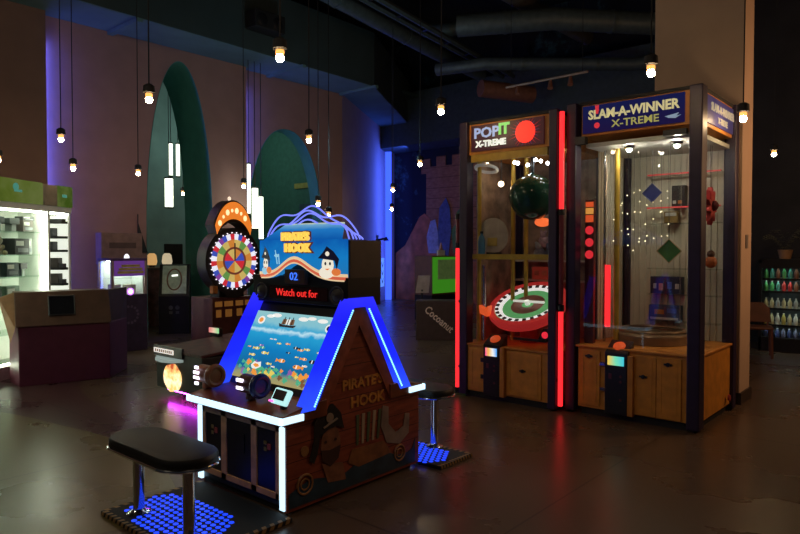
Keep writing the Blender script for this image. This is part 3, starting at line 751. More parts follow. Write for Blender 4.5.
stool((-3.43, 4.09, 0), PI, 'black padded stool half hidden behind the fishing game cabinet', (-.60, .45, -.06, .35))

# ------------------------------------------------------------------ tall glass game machines
orangewood = mat('orange_plywood', (.62, .26, .035), .5, var=.16, scale=10)
orange2 = mat('orange_frame_wood', (.56, .22, .035), .5, var=.15, scale=8)
purple = mat('dark_purple_post', (.022, .012, .045), .45)
redled = glow('red_light_tube', (1., .022, .028), 1.5)
darkred = mat('unlit_red_tube', (.16, .03, .04), .3)
yellowpost = mat('yellow_post', (.50, .32, .04), .45)

def glass_machine(name, label, loc, W, D, H, zl, zs, lp, rp):
    """frame shared by the two tall machines: plinth, wooden base, corner posts, roof, glass; local origin at the front corner, x right, y back"""
    t = thing(name, label, 'arcade machine', loc)
    B().bb(.05, W-.05, .05, D-.05, .0, .07).build('plinth', mattblack, t)
    B().bb(.02, W-.02, .02, D-.02, .07, zl-.02).build('base', orangewood, t, .004)
    led = B(); led.bb(.0, W, .0, D, zl-.02, zl); led.build('ledge', orange2, t, .004)
    for x0, x1, y0, y1 in ((lp, lp+.10, -.01, .12), (W-rp, W+.005, -.01, .14), (-.01, .1, D-.12, D), (W-.1, W+.01, D-.12, D)):
        B().bb(x0, x1, y0, y1, .02, H).build('corner_post', purple, t, .01)
    B().bb(.03, W-.03, .04, D-.03, zs, H-.02).build('sign_box', orange2, t, .006)
    B().bb(.02, W-.02, .02, D-.02, H-.03, H).build('roof', mattblack, t)
    g = B(); g.bb(max(0, lp+.1), W-rp, .09, .096, zl, zs); g.build('front_glass', clear, t)
    g = B(); g.bb(W-.035, W-.029, .15, D-.12, zl, zs); g.build('side_glass', clear, t)
    return t
# --- the larger one
SX, SY = -2.84, 5.94
Wd, Dp, Hh = 1.15, 1.20, 3.03
big = glass_machine('prize_machine', 'taller glass prize machine with a blue lit title sign, in front of the pillar', (SX, SY, 0), Wd, Dp, Hh, .675, 2.70, -.105, .105)
sg = B(); sg.bb(.05, Wd-.155, .022, .04, 2.725, 2.985); sgo = sg.build('sign_panel', gradient_glow('violet_sign_print', [(0, (.06, .035, .22)), (1, (.035, .05, .30))], 2.72, 3.0, .2, detail=.6, scale=10), big)
tx = B(); tx.text('SLAM-A-WINNER', .118, (.53, .018, 2.89), m=0, bold=.035, depth=.006, wide=.93); tx.build('title_lettering', glow('pale_yellow_letter', (.9, .82, .42), .42), sgo)
tx = B(); tx.text('X-TREME', .095, (.56, .018, 2.785), m=0, bold=.012, depth=.006, wide=1.15); tx.build('subtitle_lettering', glow('grey_yellow_letter', (.6, .58, .16), .36), sgo)
k = B(); k.prism([(.83, .019, 2.79), (.95, .019, 2.81), (.93, .019, 2.785), (.86, .019, 2.775)], (0, -.004, 0)); k.prism([(.85, .019, 2.775), (.97, .019, 2.79), (.92, .019, 2.765)], (0, -.004, 0)); k.build('swoosh', glow('pale_blue_print', (.35, .5, .7), .4), sgo)
k = B()
for z, r in ((2.935, .02), (2.79, .028)): k.cyl((.195, .0225, z), (.195, .017, z), r, n=14)
k.prism([(.183, .021, 2.9), (.207, .021, 2.9), (.215, .021, 2.98), (.175, .021, 2.98)], (0, -.003, 0)); k.build('red_mark', glow('red_print', (.9, .03, .06), .5), sgo)
sg = B(); sg.bb(Wd-.031, Wd-.018, .19, Dp-.13, 2.735, 2.98); sgs = sg.build('side_sign_panel', mat('violet_panel', (.05, .045, .2), .4, 0, (.1, .1, .4), .12, var=0), big)
tx = B(); tx.text('SLAM-A-WINNER', .10, (Wd-.014, .70, 2.89), (0, 1, 0), (0, 0, 1), 0, .03, .005); tx.text('X-TREME', .08, (Wd-.014, .70, 2.79), (0, 1, 0), (0, 0, 1), 0, .02, .005); tx.build('side_lettering', glow('dim_yellow_letter', (.7, .62, .45), .35), sgs)
# doors, control column
def door(parent, x0, x1, z0, z1, m, knob):
    d = B(); d.bb(x0, x1, .005, .02, z0, z1); o = d.build('door', m, parent, .004)
    fr = B()
    for a, c, e, f in ((x0+.035, x1-.035, z0+.03, z0+.04), (x0+.035, x1-.035, z1-.04, z1-.03)): fr.bb(a, c, .002, .006, e, f)
    for a in (x0+.035, x1-.045): fr.bb(a, a+.01, .002, .006, z0+.04, z1-.04)
    fr.build('door_moulding', m, o)
    if knob:
        k = B()
        for kx, kz in knob: k.cyl((kx, .005, kz), (kx, -.012, kz), .018, n=14); k.bb(kx-.035, kx+.035, -.006, .004, kz-.008, kz+.008)
        k.build('latch', darkmetal, o)
    return o
door(big, .04, .25, .10, .63, orangewood, [(.14, .575)])
b = B()
for z in (.26, .50): b.bb(.255, .325, -.006, .004, z, z+.03); b.cyl((.29, .004, z+.015), (.29, -.012, z+.015), .014, n=10)
b.build('hinge', chrome, big)
door(big, .56, .78, .08, .63, orangewood, [(.665, .44)])
door(big, .785, 1.0, .08, .63, orangewood, [(.885, .575)])
def column(parent, x0, x1, zt, lit):
    c = B(); c.prism([(x0, .02, .06), (x0, -.035, .06), (x0, -.035, zt), (x0, .13, zt+.10), (x0, .13, .06)], (x1-x0, 0, 0)); co = c.build('control_column', black, parent, .006)
    B().bb(x0+.03, x1-.03, -.042, -.035, zt-.12, zt-.035).build('reader_light', lit, co)
    k = B()
    for z in (zt-.22, zt-.27, .2): k.cyl((x1-.06, -.035, z), (x1-.06, -.043, z), .012, n=10)
    k.bb(x0+.04, x0+.07, -.04, -.035, zt-.25, zt-.2); k.build('coin_fitting', mat('dull_red_metal', (.18, .05, .05), .35, .5), co)
    b = B(); b.lathe([(.06, 0), (.055, .02), (.03, .035), (.001, .04)], n=18, M=Matrix.Translation(((x0+x1)/2, .05, zt+.045)) @ Matrix.Rotation(math.radians(31), 4, 'X')); b.build('push_button', mat('orange_red_button', (.6, .1, .03), .3, 0, (1, .12, .03), .35, var=0), co)
    B().bb(x1, x1+.05, -.03, .03, .06, zt-.02).build('column_trim', orange2, co)
    return co
column(big, .315, .53, .64, gradient_glow('cyan_amber_reader', [(0, (.9, .6, .1)), (.45, (.2, .8, .5)), (1, (.05, .6, .8))], .35, .52, .9, 'X', .3))
# inside
back = mat('ribbed_white_lining', (.72, .66, .56), .5, var=.06)
b = B(); b.bb(.1, Wd-.10, Dp-.06, Dp-.04, .675, 2.70)
for k in range(15): b.bb(.13+k*.06, .142+k*.06, Dp-.075, Dp-.06, .675, 2.70)
b.build('lining', back, big)
g = B(); g.bb(.02, .026, .14, .45, .675, 2.70); g.build('side_glass', clear, big)
b = B(); b.bb(.02, .035, .45, Dp-.06, .675, 2.62)
for k in range(12): b.bb(.035, .05, .48+k*.06, .492+k*.06, .675, 2.62)
b.build('lining', back, big)
B().bb(.05, Wd-.05, .10, Dp-.05, 2.60, 2.64).build('lamp_ceiling', white, big)
lampm = glow('white_halogen', (1., .90, .74), 270.)
for x, y in ((.415, .26), (.845, .31)):
    o = B().lathe([(.055, .0), (.05, -.02), (.03, -.03)], (x, y, 2.60), 18).build('lamp_rim', chrome, big)
    B().sphere((x, y, 2.565), .026, n=12, sc=(1, 1, .8)).build('lamp', lampm, o)
for x, y, r, m in ((.26, .36, .026, yellowpost), (.12, .40, .014, mat('steel_tube', (.5, .5, .5), .25, .8))):
    B().cyl((x, y, .675), (x, y, 2.60), r, n=14).build('inner_post', m, big)
B().cyl((.172, .36, .83), (.172, .36, 1.45), .026, n=14).build('red_tube', redled, big)
g = B()
for k in range(24):
    a, c = 2*PI*k/24, 2*PI*(k+1)/24
    g.add([(.47+.30*math.cos(a), .66+.30*math.sin(a), .76), (.47+.30*math.cos(c), .66+.30*math.sin(c), .76), (.47+.30*math.cos(c), .66+.30*math.sin(c), 2.6), (.47+.30*math.cos(a), .66+.30*math.sin(a), 2.6)], [(0, 1, 2, 3)], 0, True)
g.build('glass_drum', clear, big)
b = B(); b.cyl((.50, .66, .68), (.50, .66, .76), .36, n=36); b.ring((.50, .66, .76), (0, 0, 1), .34, .02, 36, 8); b.ring((.50, .66, .80), (0, 0, 1), .31, .015, 36, 8); b.build('turntable', mat('brown_turntable', (.30, .20, .13), .3, .3), big)
for z in (.86, 1.14, 1.41, 1.88, 2.045, 2.39):
    B().bb(.33, Wd-.11, 1.0, Dp-.08, z-.012, z).build('prize_shelf', glass('shelf_glass', (.9, .93, .9)), big)
b = B()
for z in (2.045, 2.39): b.bb(.33, Wd-.10, .985, 1.0, z-.012, z+.004)
b.build('red_shelf_edge', mat('red_shelf_edge', (.7, .08, .08), .4, 0, (1, .1, .1), .25, var=0), big)
B().bb(.0, .10, -.04, .03, 2.62, 2.69).build('bracket', black, big)
B().bb(Wd-.32, Wd-.12, -.03, .03, 2.61, 2.66).build('bracket', black, big)
k = B(); k.cyl((Wd+.002, Dp-.26, .16), (Wd+.02, Dp-.26, .16), .03, n=14); k.build('side_valve', mat('red_valve', (.4, .05, .05), .4), big)
# glowing dots on wires stand in for reflections in the front glass
fl = thing('reflection_dots', 'scatter of tiny warm dots added for reflections in the taller machine glass', 'reflected lights', (SX+.34, SY+.76, 2.595))
random.seed(11); cd = B(); bl = []
for k in range(9):
    x = -.27+.068*k; n = 3; z1 = -.95-.1*random.random()
    cd.tube([(x, .02*math.sin(k), 0), (x+.01, .02*math.sin(k), z1)], .0015, 4)
    for j in range(n+2):
        zz = -.40-(.13*j)+random.uniform(-.12, .06)
        if zz > z1: bl.append((x+.01*random.uniform(-1, 1), .02*math.sin(k), zz))
cd.build('wire', darkmetal, fl)
fb = glow('reflection_dot_glow', (1., .82, .5), 4.)
for p in bl[:56]: B().sphere(p, .006, n=6).build('reflection_dot', fb, fl)
# prizes in the larger machine
def slab(name, label, cat, loc, dims, m, rz=0, tilt=0, parts=None, group=None, bev=.006):
    t = thing(name, label, cat, loc, rz, group)
    t.rotation_euler = (0, tilt, rz)
    b = B().box((0, 0, 0) if tilt else (0, 0, dims[2]/2), dims); b.build('body', m, t, bev)
    return t
def boxprize(label, x, y, z, w, h, d, m, strips, tilt=0):
    t = thing('prize_box', label, 'box', (SX+x, SY+y, z), 0, 'boxes on the glass shelves')
    B().bb(-w/2, w/2, -d/2, d/2, 0, h).build('carton', m, t, .004)
    k = B()
    for i, (a, c, e, f) in enumerate(strips): k.bb(-w/2+a*w, -w/2+c*w, -d/2-.003, -d/2, e*h, f*h, i % 3)
    k.build('printed_label', [mat('print_white', (.6, .6, .6), .5), mat('print_orange', (.6, .2, .05), .5), mat('print_blue', (.1, .15, .5), .5)], t)
    return t
def diamond(label, x, y, z, r, m, rim):
    t = thing('hanging_tile', label, 'hanging sign', (SX+x, SY+y, z), 0, 'diamond tiles')
    B().prism([(-r, 0, 0), (0, 0, -r), (r, 0, 0), (0, 0, r)], (0, .02, 0)).build('tile', m, t, .004)
    B().tube([(-r, 0, 0), (0, 0, -r), (r, 0, 0), (0, 0, r), (-r, 0, 0)], .006, 6).build('rim', rim, t)
    B().tube([(0, .01, r), (0, .01, 2.60-z)], .002, 4).build('thread', darkmetal, t)
diamond('navy blue diamond shaped tile hanging inside the taller glass machine', .534, .55, 2.162, .092, mat('navy_tile', (.02, .025, .12), .4), mat('navy_rim', (.05, .06, .2), .4))
diamond('green diamond shaped tile hanging below the navy one inside the glass machine', .736, .45, 1.59, .115, mat('green_tile', (.06, .17, .04), .4), mat('tan_rim', (.4, .28, .15), .4))
boxprize('dark boxed prize with small white print on the top shelf of the glass machine', .63, 1.08, 2.046, .13, .22, .1, mat('box_dark', (.03, .02, .025), .4), [(.1, .35, .15, .3), (.5, .8, .15, .3)])
boxprize('dark carton with orange and white print, on the shelf under the green tile', .515, 1.08, 1.141, .32, .18, .1, mat('box_navy', (.03, .035, .08), .4), [(.1, .2, .3, .6), (.28, .42, .2, .6), (.55, .7, .3, .7), (.8, .92, .3, .6)])
boxprize('blue grey carton on the lowest shelf of the glass machine', .50, 1.08, .861, .32, .16, .1, mat('box_blue', (.06, .08, .18), .45), [(.05, .95, .05, .2), (.2, .5, .4, .7), (.6, .9, .5, .8)])
boxprize('small amber topped box on the middle shelf of the glass machine', .56, 1.08, 1.881, .14, .12, .1, mat('box_amber', (.25, .16, .05), .45), [(.1, .9, .6, .9)])
t = thing('plush_star', 'red spiky plush toy seen through the side glass of the taller machine', 'plush toy', (SX+1.03, SY+.70, 2.02), PI/2)
pts = []
for i in range(20):
    r = .15 if i % 2 else .075; a = 2*PI*i/20; pts.append((r*math.cos(a), -.03, r*1.25*math.sin(a)))
B().prism(pts, (0, .06, 0)).build('body', mat('red_plush', (.55, .05, .05), .8), t, .012)
B().sphere((0, -.03, 0), .05, n=12).build('face', mat('dark_red_plush', (.12, .01, .015), .8), t)
B().tube([(0, 0, .15), (0, 0, .58)], .002, 4).build('thread', darkmetal, t)
t = thing('toy_figure', 'small orange toy hanging low behind the side glass of the taller machine', 'toy', (SX+1.03, SY+.75, 1.485))
B().sphere((0, 0, 0), .055, n=14, sc=(1, 1, 1.1)).build('body', mat('orange_toy', (.55, .14, .04), .5), t)
B().sphere((0, 0, .075), .038, n=12).build('head', mat('brown_toy', (.12, .05, .03), .6), t)
B().tube([(0, 0, .11), (0, 0, 1.115)], .002, 4).build('thread', darkmetal, t)

# --- the smaller one with the balloon
PX, PY = -4.16, 5.84
Wp, Dq = 1.16, 1.25
pop = glass_machine('balloon_machine', 'glass balloon popping machine with a red burst on its sign', (PX, PY, 0), Wp, Dq, 2.985, .585, 2.63, .0, .085)
sg = B(); sg.bb(.135, Wp-.155, .022, .04, 2.66, 2.935); sgo = sg.build('sign_panel', mat('dark_maroon_print', (.03, .008, .015), .4, 0, (.12, .01, .03), .18, var=0), pop)
tx = B(); tx.text('POP', .15, (.33, .017, 2.845), m=0, bold=.03, depth=.006, wide=1.15); tx.build('title_lettering', glow('pale_blue_letter', (.38, .50, .78), .7), sgo)
tx = B(); tx.text('IT', .155, (.545, .017, 2.86), m=0, bold=.05, depth=.006); tx.build('title_green_lettering', glow('green_letter', (.25, .75, .18), .75), sgo)
tx = B(); tx.text('X-TREME', .088, (.385, .017, 2.73), m=0, bold=.05, depth=.006, wide=1.05); tx.build('subtitle_lettering', glow('white_letter', (.9, .95, .85), .8), sgo)
st = B()
cx, cz = .80, 2.80
for k in range(26):
    a = 2*PI*k/26+.1; r1 = .16+.05*((k*7) % 3)/2
    p = [(cx+r*math.cos(a+d), .0215, min(2.93, max(2.665, cz+r*.9*math.sin(a+d)))) for r, d in ((.09, -.05), (r1, 0), (.09, .05))]
    st.prism(p, (0, -.002, 0), 1 if k % 3 == 0 else 0)
st.build('burst_rays', [glow('red_ray', (.75, .02, .05), .5), glow('violet_ray', (.25, .12, .45), .5)], sgo)
B().cyl((cx, .02, cz), (cx, .012, cz), .112, n=32).build('red_disc', glow('signal_red', (1., .035, .02), 1.1), sgo)
for a in (0, 1):                                     # red light tubes on the outer corners
    x = -.045 if a == 0 else Wp+.038
    lo = B().cyl((x, .03, .06 if a else .08), (x, .03, .99 if a else 1.62), .024, n=14); lo.build('red_tube', redled, pop)
    hi = B().cyl((x, .03, 1.07 if a else 1.68), (x, .03, 1.95), .024, n=14); hi.build('unlit_tube', darkred, pop)
    if a: B().cyl((x, .03, 2.0), (x, .03, 2.95), .024, n=14).build('red_tube', redled, pop)
    k = B()
    for z in ((1.03, 1.97) if a else (1.65, 1.97, .05)): k.cyl((x, .03, z-.03), (x, .03, z+.03), .031, n=14)
    k.bb(min(x, .0 if not a else Wp), max(x, .0 if not a else Wp), .015, .045, .30, .33); k.bb(min(x, .0 if not a else Wp), max(x, .0 if not a else Wp), .015, .045, 1.02, 1.05); k.bb(min(x, .0 if not a else Wp), max(x, .0 if not a else Wp), .015, .045, 1.95, 1.98)
    k.build('tube_clip', black, pop)
door(pop, .13, .32, .09, .55, orangewood, None)
b = B()
for z in (.22, .40): b.bb(.28, .335, -.004, .005, z, z+.045)
b.build('hinge', darkmetal, pop)
door(pop, .60, 1.0, .09, .55, orangewood, [(.79, .36)])
column(pop, .335, .535, .60, gradient_glow('rainbow_reader', [(0, (1., .1, .3)), (.35, (.9, .5, .1)), (.65, (.9, .9, .9)), (1, (.1, .4, .9))], .36, .51, 1., 'X', .3))
for x in (.12, Wp-.2): B().cyl((x, .1, 0), (x, .1, .07), .03, n=12).build('caster', darkmetal, pop)
B().bb(.02, .035, .30, Dq-.06, .585, 2.63).build('lining', mat('brown_reflection_lining', (.30, .21, .16), .6, var=.6, scale=6), pop)  # added sheet; its brown stands in for the mural reflected in the glass
B().bb(.08, Wp-.08, Dq-.06, Dq-.04, .585, 2.63).build('lining', mat('brown_reflection_lining', (.30, .21, .16), .6, var=.6, scale=6), pop)
b = B(); b.bb(.115, Wp-.13, .05, .085, 2.55, 2.63); b.build('header_rail', yellowpost, pop)
for x, y in ((.337, .56), (.46, .64), (.125, .2), (1.02, .2)): B().cyl((x, y, .585), (x, y, 2.63), .024, n=12).build('inner_post', yellowpost, pop)
B().bb(.10, Wp-.085, .10, .13, 1.50, 1.555).build('inner_rail', yellowpost, pop)
B().bb(.10, Wp-.085, .13, .45, 1.54, 1.555).build('inner_shelf', clear, pop)
star = glow('cool_star_lamp', (.9, .95, 1.), 26.)
for i, (x, y) in enumerate(((.45, .4), (.52, .35), (.60, .42), (.72, .38), (.79, .36), (.84, .42), (.95, .34), (1.0, .4))): B().sphere((x, y, 2.56-.02*(i % 3)), .02, n=8).build('star_lamp', star, pop)
B().ring((.17, .27, 2.50), (0, .25, 1), .12, .018, 30, 8).build('ring_lamp', mat('pale_ring', (.5, .48, .45), .4, 0, (.9, .85, .8), .12, var=0), pop)
B().sphere((.24, .46, 2.342), .032, n=12).build('warm_lamp', glow('warm_lamp', (1., .7, .4), 14.), pop)
B().cyl((.24, .46, 2.37), (.24, .46, 2.63), .006, n=6).build('lamp_stem', darkmetal, pop)
B().cyl((.16, .24, .60), (.16, .24, 1.43), .022, n=12).build('steel_tube', mat('bright_steel', (.6, .6, .65), .2, .9), pop)
# spinning target dish
dish_c = Vector((.57, .50, .985)); M5 = Matrix.Translation(dish_c) @ Matrix.Rotation(math.radians(29), 4, 'X') @ Matrix.Scale(.95, 4)
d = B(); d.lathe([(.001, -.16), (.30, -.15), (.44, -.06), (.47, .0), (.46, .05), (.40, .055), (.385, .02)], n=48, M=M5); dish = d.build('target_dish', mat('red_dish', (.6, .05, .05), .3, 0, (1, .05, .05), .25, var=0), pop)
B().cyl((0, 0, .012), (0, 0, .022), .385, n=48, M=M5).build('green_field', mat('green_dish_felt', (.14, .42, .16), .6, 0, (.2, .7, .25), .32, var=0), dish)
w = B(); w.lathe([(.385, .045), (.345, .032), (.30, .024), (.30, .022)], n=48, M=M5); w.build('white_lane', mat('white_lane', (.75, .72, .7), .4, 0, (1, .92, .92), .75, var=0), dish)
k = B()
for i in range(26):
    a = 2*PI*i/26; R = Matrix.Rotation(a, 4, 'Z'); k.box((.362, 0, .042), (.04, .042, .012), 0, M5 @ R)
k.build('notch', mat('dark_notch', (.06, .03, .03), .4), dish)
k = B(); k.box((.02, 0, .06), (.40, .022, .02), 0, M5); k.cyl((0, 0, .02), (0, 0, .07), .03, n=14, M=M5); k.build('pointer', mat('white_pointer', (.8, .8, .75), .4, 0, (1, 1, .9), .5, var=0), dish)
w = B(); w.lathe([(.20, .023), (.16, .028), (.08, .028), (.07, .023)], n=40, M=M5); w.build('pink_ring_print', mat('dusty_pink_print', (.45, .2, .18), .5), dish)
B().cyl((.57, .52, .585), (.57, .52, .87), .10, n=20).build('dish_stand', mat('red_stand', (.35, .04, .04), .4), dish)
b = B(); b.prism([(.21, .16, .95), (.15, .16, .99), (.16, .16, .90), (.25, .16, .87), (.27, .16, .99)], (0, .08, 0)); b.build('orange_pointer', mat('orange_red_pointer', (.7, .12, .03), .4, 0, (1, .12, .03), .6, var=0), pop)
b = B(); b.bb(.62, 1.0, .10, .14, .66, .685); b.prism([(.90, .12, .685), (1.02, .12, .685), (1.02, .12, .80), (.96, .12, .80)], (0, .08, 0)); b.build('ticket_tray', black, pop)
B().cyl((.985, .11, .735), (.985, .10, .735), .035, n=14).build('red_lamp', mat('red_lens', (.6, .03, .04), .3, 0, (1, .03, .06), .8, var=0), pop)
# prizes and the balloon inside
t = thing('balloon', 'big dark green balloon hanging inside the smaller glass machine', 'balloon', (PX+.68, PY+.385, 2.17))
b = B(); b.lathe([(.001, -.25), (.09, -.235), (.17, -.185), (.225, -.10), (.255, 0), (.235, .10), (.17, .18), (.09, .225), (.03, .245), (.015, .26)], n=32); b.build('skin', mat('dark_green_latex', (.012, .05, .035), .12), t)
B().cyl((0, 0, .26), (0, 0, .46), .02, n=12).build('nozzle', darkmetal, t)
t = thing('round_plate', 'round beige disc standing at the back of the smaller glass machine', 'disc', (PX+.245, PY+.28, 1.615))
B().cyl((0, 0, .145), (0, .02, .145), .195, n=40).build('disc', mat('beige_disc', (.42, .35, .30), .6), t); B().bb(-.08, .08, .0, .06, -.06, -.04).build('stand', darkmetal, t)
B().bb(-.06, .06, -.01, .0, .03, .12).build('small_print', mat('yellow_print', (.5, .35, .08), .6), t)
def cshelf(z): B().bb(.07, Wp-.10, Dq-.22, Dq-.06, z-.02, z).build('prize_shelf', mat('shelf_white_edge', (.5, .5, .48), .4), pop)
cshelf(1.48)
tc = [(.30, .35, .42), (.12, .16, .30), (.40, .30, .38), (.30, .12, .2), (.18, .3, .35)]
for i, (x, z, r) in enumerate(((.38, 1.48, .075), (.52, 1.48, .07), (.44, 1.63, .07))):
    t = thing('plush_toy', ['pale blue plush toy at the foot of the pile below the balloon', 'pink grey plush toy next to the corner of the balloon machine', 'small blue plush toy topping the pile below the balloon'][i], 'plush toy', (PX+x, PY+Dq-.15, z), 0, 'plush toys below the balloon')
    mm = mat('plush_%s' % 'abc'[i], tc[i], .85, var=.35, scale=30)
    B().sphere((0, 0, r), r, n=14, sc=(1, .85, 1)).build('body', mm, t); h = B().sphere((0, -.02, r*2.2), r*.62, n=12).build('head', mm, t)
    e = B(); e.sphere((-r*.45, -.02, r*2.7), r*.26, n=8); e.sphere((r*.45, -.02, r*2.7), r*.26, n=8); e.build('ears', mm, h)
t = thing('prize_box', 'red box with pale print on the back shelf of the balloon machine', 'box', (PX+.47, PY+Dq-.15, 1.25), 0, 'boxes on the glass shelves')
cshelf(1.25)
B().bb(-.16, .16, -.05, .05, 0, .15).build('carton', mat('red_carton', (.3, .04, .04), .5, 0, (1, .1, .05), .06, var=0), t)
k = B()
for x in (-.1, 0, .1): k.bb(x-.03, x+.03, -.053, -.05, .05, .11)
k.build('printed_label', mat('salmon_print', (.5, .18, .13), .5), t)
t = thing('toy_lamp', 'orange glowing toy lamp hanging under the balloon', 'toy', (PX+.74, PY+.50, 1.90)); B().sphere((0, 0, 0), .07, n=14, sc=(1.3, 1, .7)).build('body', mat('orange_red_glow', (.7, .15, .04), .4, 0, (1, .16, .04), 1.0, var=0), t); B().tube([(0, 0, .05), (0, 0, .1)], .01, 6).build('hook', darkmetal, t)
t = thing('blue_bottle', 'small blue bottle on the yellow rail shelf in the corner of the balloon machine', 'bottle', (PX+.175, PY+.17, 1.555)); B().lathe([(.001, 0), (.04, .003), (.042, .14), (.03, .19), (.015, .21), (.015, .225)], n=16).build('body', mat('blue_plastic', (.05, .16, .28), .35), t); B().cyl((0, 0, .225), (0, 0, .25), .018, n=12).build('cap', black, t)
t = thing('toy_doll', 'brown and red doll standing behind the red pointer in the balloon machine', 'doll', (PX+.15, PY+.92, .585))
B().lathe([(.09, 0), (.10, .2), (.06, .40), (.03, .45)], n=16).build('dress', mat('grey_brown_dress', (.2, .16, .12), .7), t)
B().sphere((0, 0, .52), .07, n=14).build('head', mat('doll_skin', (.4, .22, .15), .6), t); B().sphere((0, .012, .55), .075, n=14, sc=(1, 1, .85)).build('hair', mat('doll_hair', (.2, .05, .03), .7), t)
# glowing column added in place of a red and amber reflection in the glass
t = thing('reflection_column', 'red and amber glowing column added for a reflection at the taller machine edge', 'reflection', (SX+.065, SY+.18, .675))
B().bb(-.045, .045, -.02, .02, 0, 1.42).build('backing', mat('dark_red_backing', (.10, .015, .012), .4), t)
for z0, z1, c in ((1.28, 1.34, 1), (1.20, 1.27, 0), (1.35, 1.40, 0)): B().bb(-.04, .04, -.026, -.02, z0, z1).build('amber_segment', glow('amber_segment' if c else 'orange_segment', (1., .42, .08) if c else (1., .12, .03), .6), t)
for z in (1.12, 1.0, .88): B().cyl((0, -.02, z), (0, -.027, z), .042, n=16).build('red_lens', glow('red_segment', (1., .035, .05), .65), t)

# ------------------------------------------------------------------ prize wheel machine
wl = thing('wheel_machine', 'prize wheel machine with a round lit wheel of coloured segments and orange crown sign', 'arcade machine', (-7.62, 5.33, 0), math.radians(90))
wheel = wl
# local: front faces -y, rotated to face +x
zc = 1.47
B().bb(-.42, .42, .02, .55, 0, .92).build('lower_cabinet', mat('dark_red_cabinet', (.11, .03, .025), .5, var=.3), wl, .01)
b = B(); b.cyl((0, .0, zc), (0, .35, zc), .56, n=48); b.build('wheel_housing', mat('housing_black', (.02, .016, .015), .4), wl, .01)
B().bb(-.25, .25, .06, .30, .9, 1.02).build('neck', mattblack, wl)
ux, uz = Vector((1, 0, 0)), Vector((0, 0, 1))
purple_seg = glow('wheel_purple', (.35, .08, .5), .55)
segm = [glow('wheel_red', (.9, .04, .06), .6), glow('wheel_white', (.85, .87, 1.), .95), glow('wheel_blue', (.06, .12, .7), .6), glow('wheel_orange', (.95, .35, .06), .55), glow('wheel_yellow', (.95, .7, .2), .55), glow('wheel_green', (.2, .5, .12), .5), glow('wheel_brown', (.3, .08, .05), .4), purple_seg]
d = B()
for k in range(32):
    a0 = 2*PI*k/32; a1 = 2*PI*(k+1)/32
    d.sector((0, -.004, zc), ux, uz, .36, .455, a0, a1, .012, (0, 1, 2, 7, 1, 0, 2, 1)[k % 8], 2)
d.build('outer_ring', segm, wl)
d = B()
for k in range(16):
    a0 = 2*PI*k/16; a1 = 2*PI*(k+1)/16
    d.sector((0, -.004, zc), ux, uz, .22, .36, a0, a1, .010, (3, 4, 5, 4)[k % 4], 3)
    d.sector((0, -.004, zc), ux, uz, .20, .235, a0, a1, .014, 6, 3)
d.build('middle_ring', segm, wl)
d = B()
for k in range(8): d.sector((0, -.004, zc), ux, uz, .0, .21, 2*PI*k/8, 2*PI*(k+1)/8, .010, (2, 3, 4, 0)[k % 4], 4)
d.build('hub_disc', segm, wl)
d = B()
for k in range(32):
    a = 2*PI*(k+.5)/32; d.sphere((.475*math.cos(a), -.012, zc+.475*math.sin(a)), .012, n=8)
d.build('rim_bulb', glow('rim_bulb', (1, .9, 1), 1.1), wl)
B().prism([(-.012, -.02, zc), (.012, -.02, zc), (.012, -.02, zc+.3), (-.012, -.02, zc+.3)], (0, -.008, 0)).build('pointer', mat('steel_pointer', (.4, .4, .5), .3, .7), wl)
cs = B()
pts = []
for i in range(21): a = math.radians(150-120*i/20); pts.append((.46*math.cos(a), 1.62+.60*math.sin(a)))
low_ = [(x*.80, 1.62+(z-1.62)*.56) for x, z in pts[::-1]]
cs.prism([(x, .0, z) for x, z in pts+low_], (0, .22, 0)); crown = cs.build('crown_sign', mat('crown_black', (.03, .015, .01), .4), wl, .01)
sh = [(x*.94, 1.62+(z-1.62)*.965) for x, z in pts]+[(x*.85, 1.62+(z-1.62)*.62) for x, z in pts[::-1]]
B().prism([(x, -.002, z) for x, z in sh], (0, -.008, 0)).build('crown_face', glow('orange_crown', (1., .26, .03), .75), crown)
k = B(); k.text('SPIN', .14, (-.02, -.013, 2.135), m=0, bold=.05, depth=.004); k.text('N WIN', .085, (.0, -.013, 2.055), m=0, bold=.04, depth=.004)
k.v = k.v; k = B()
for i in range(7):
    a = math.radians(138-14*i); k.cyl((.385*math.cos(a), -.010, 1.62+.475*math.sin(a)), (.385*math.cos(a), -.016, 1.62+.475*math.sin(a)), .022 if i % 2 else .036, n=8)
k.build('crown_bulb', glow('crown_pale', (1., .8, .42), 1.2), crown)
B().lathe([(.001, .05), (.03, .03), (.02, 0)], (0, .1, 2.22), 12).build('finial', glow('finial_light', (1., .8, .6), 1.), crown)
k = B(); 
for x, w in ((-.3, .14), (-.1, .17), (.12, .15), (.3, .12)): k.bb(x-w/2, x+w/2, .012, .02, .80, .87); k.bb(x-w/2+.02, x+w/2-.02, .012, .02, .66, .76)
k.build('cabinet_print', mat('ochre_print', (.35, .16, .04), .5, 0, (1, .4, .08), .1, var=0), wl)
B().prism([(.33, -.02, .98), (.45, -.02, .98), (.48, -.02, 1.12), (.38, -.02, 1.10)], (0, .1, 0)).build('orange_bracket', mat('orange_bracket', (.6, .2, .03), .5), wl) if False else None
B().bb(-.44, -.34, -.02, .06, .93, 1.06).build('orange_bracket', mat('orange_bracket', (.55, .2, .04), .5), wl, .01)

for o in wl.children_recursive:
    for v in o.data.vertices:
        v.co.x *= .80
        if o.name.startswith(('crown', 'finial')): v.co.z = 1.945+(v.co.z-1.92)*1.15; continue
        if v.co.z > .93: v.co.z = 1.45+(v.co.z-1.47)*.82
        elif o.name.startswith('lower') or True: v.co.z *= 1.03
        if v.co.y > .1 and v.co.z > 1.0: v.co.y *= .62
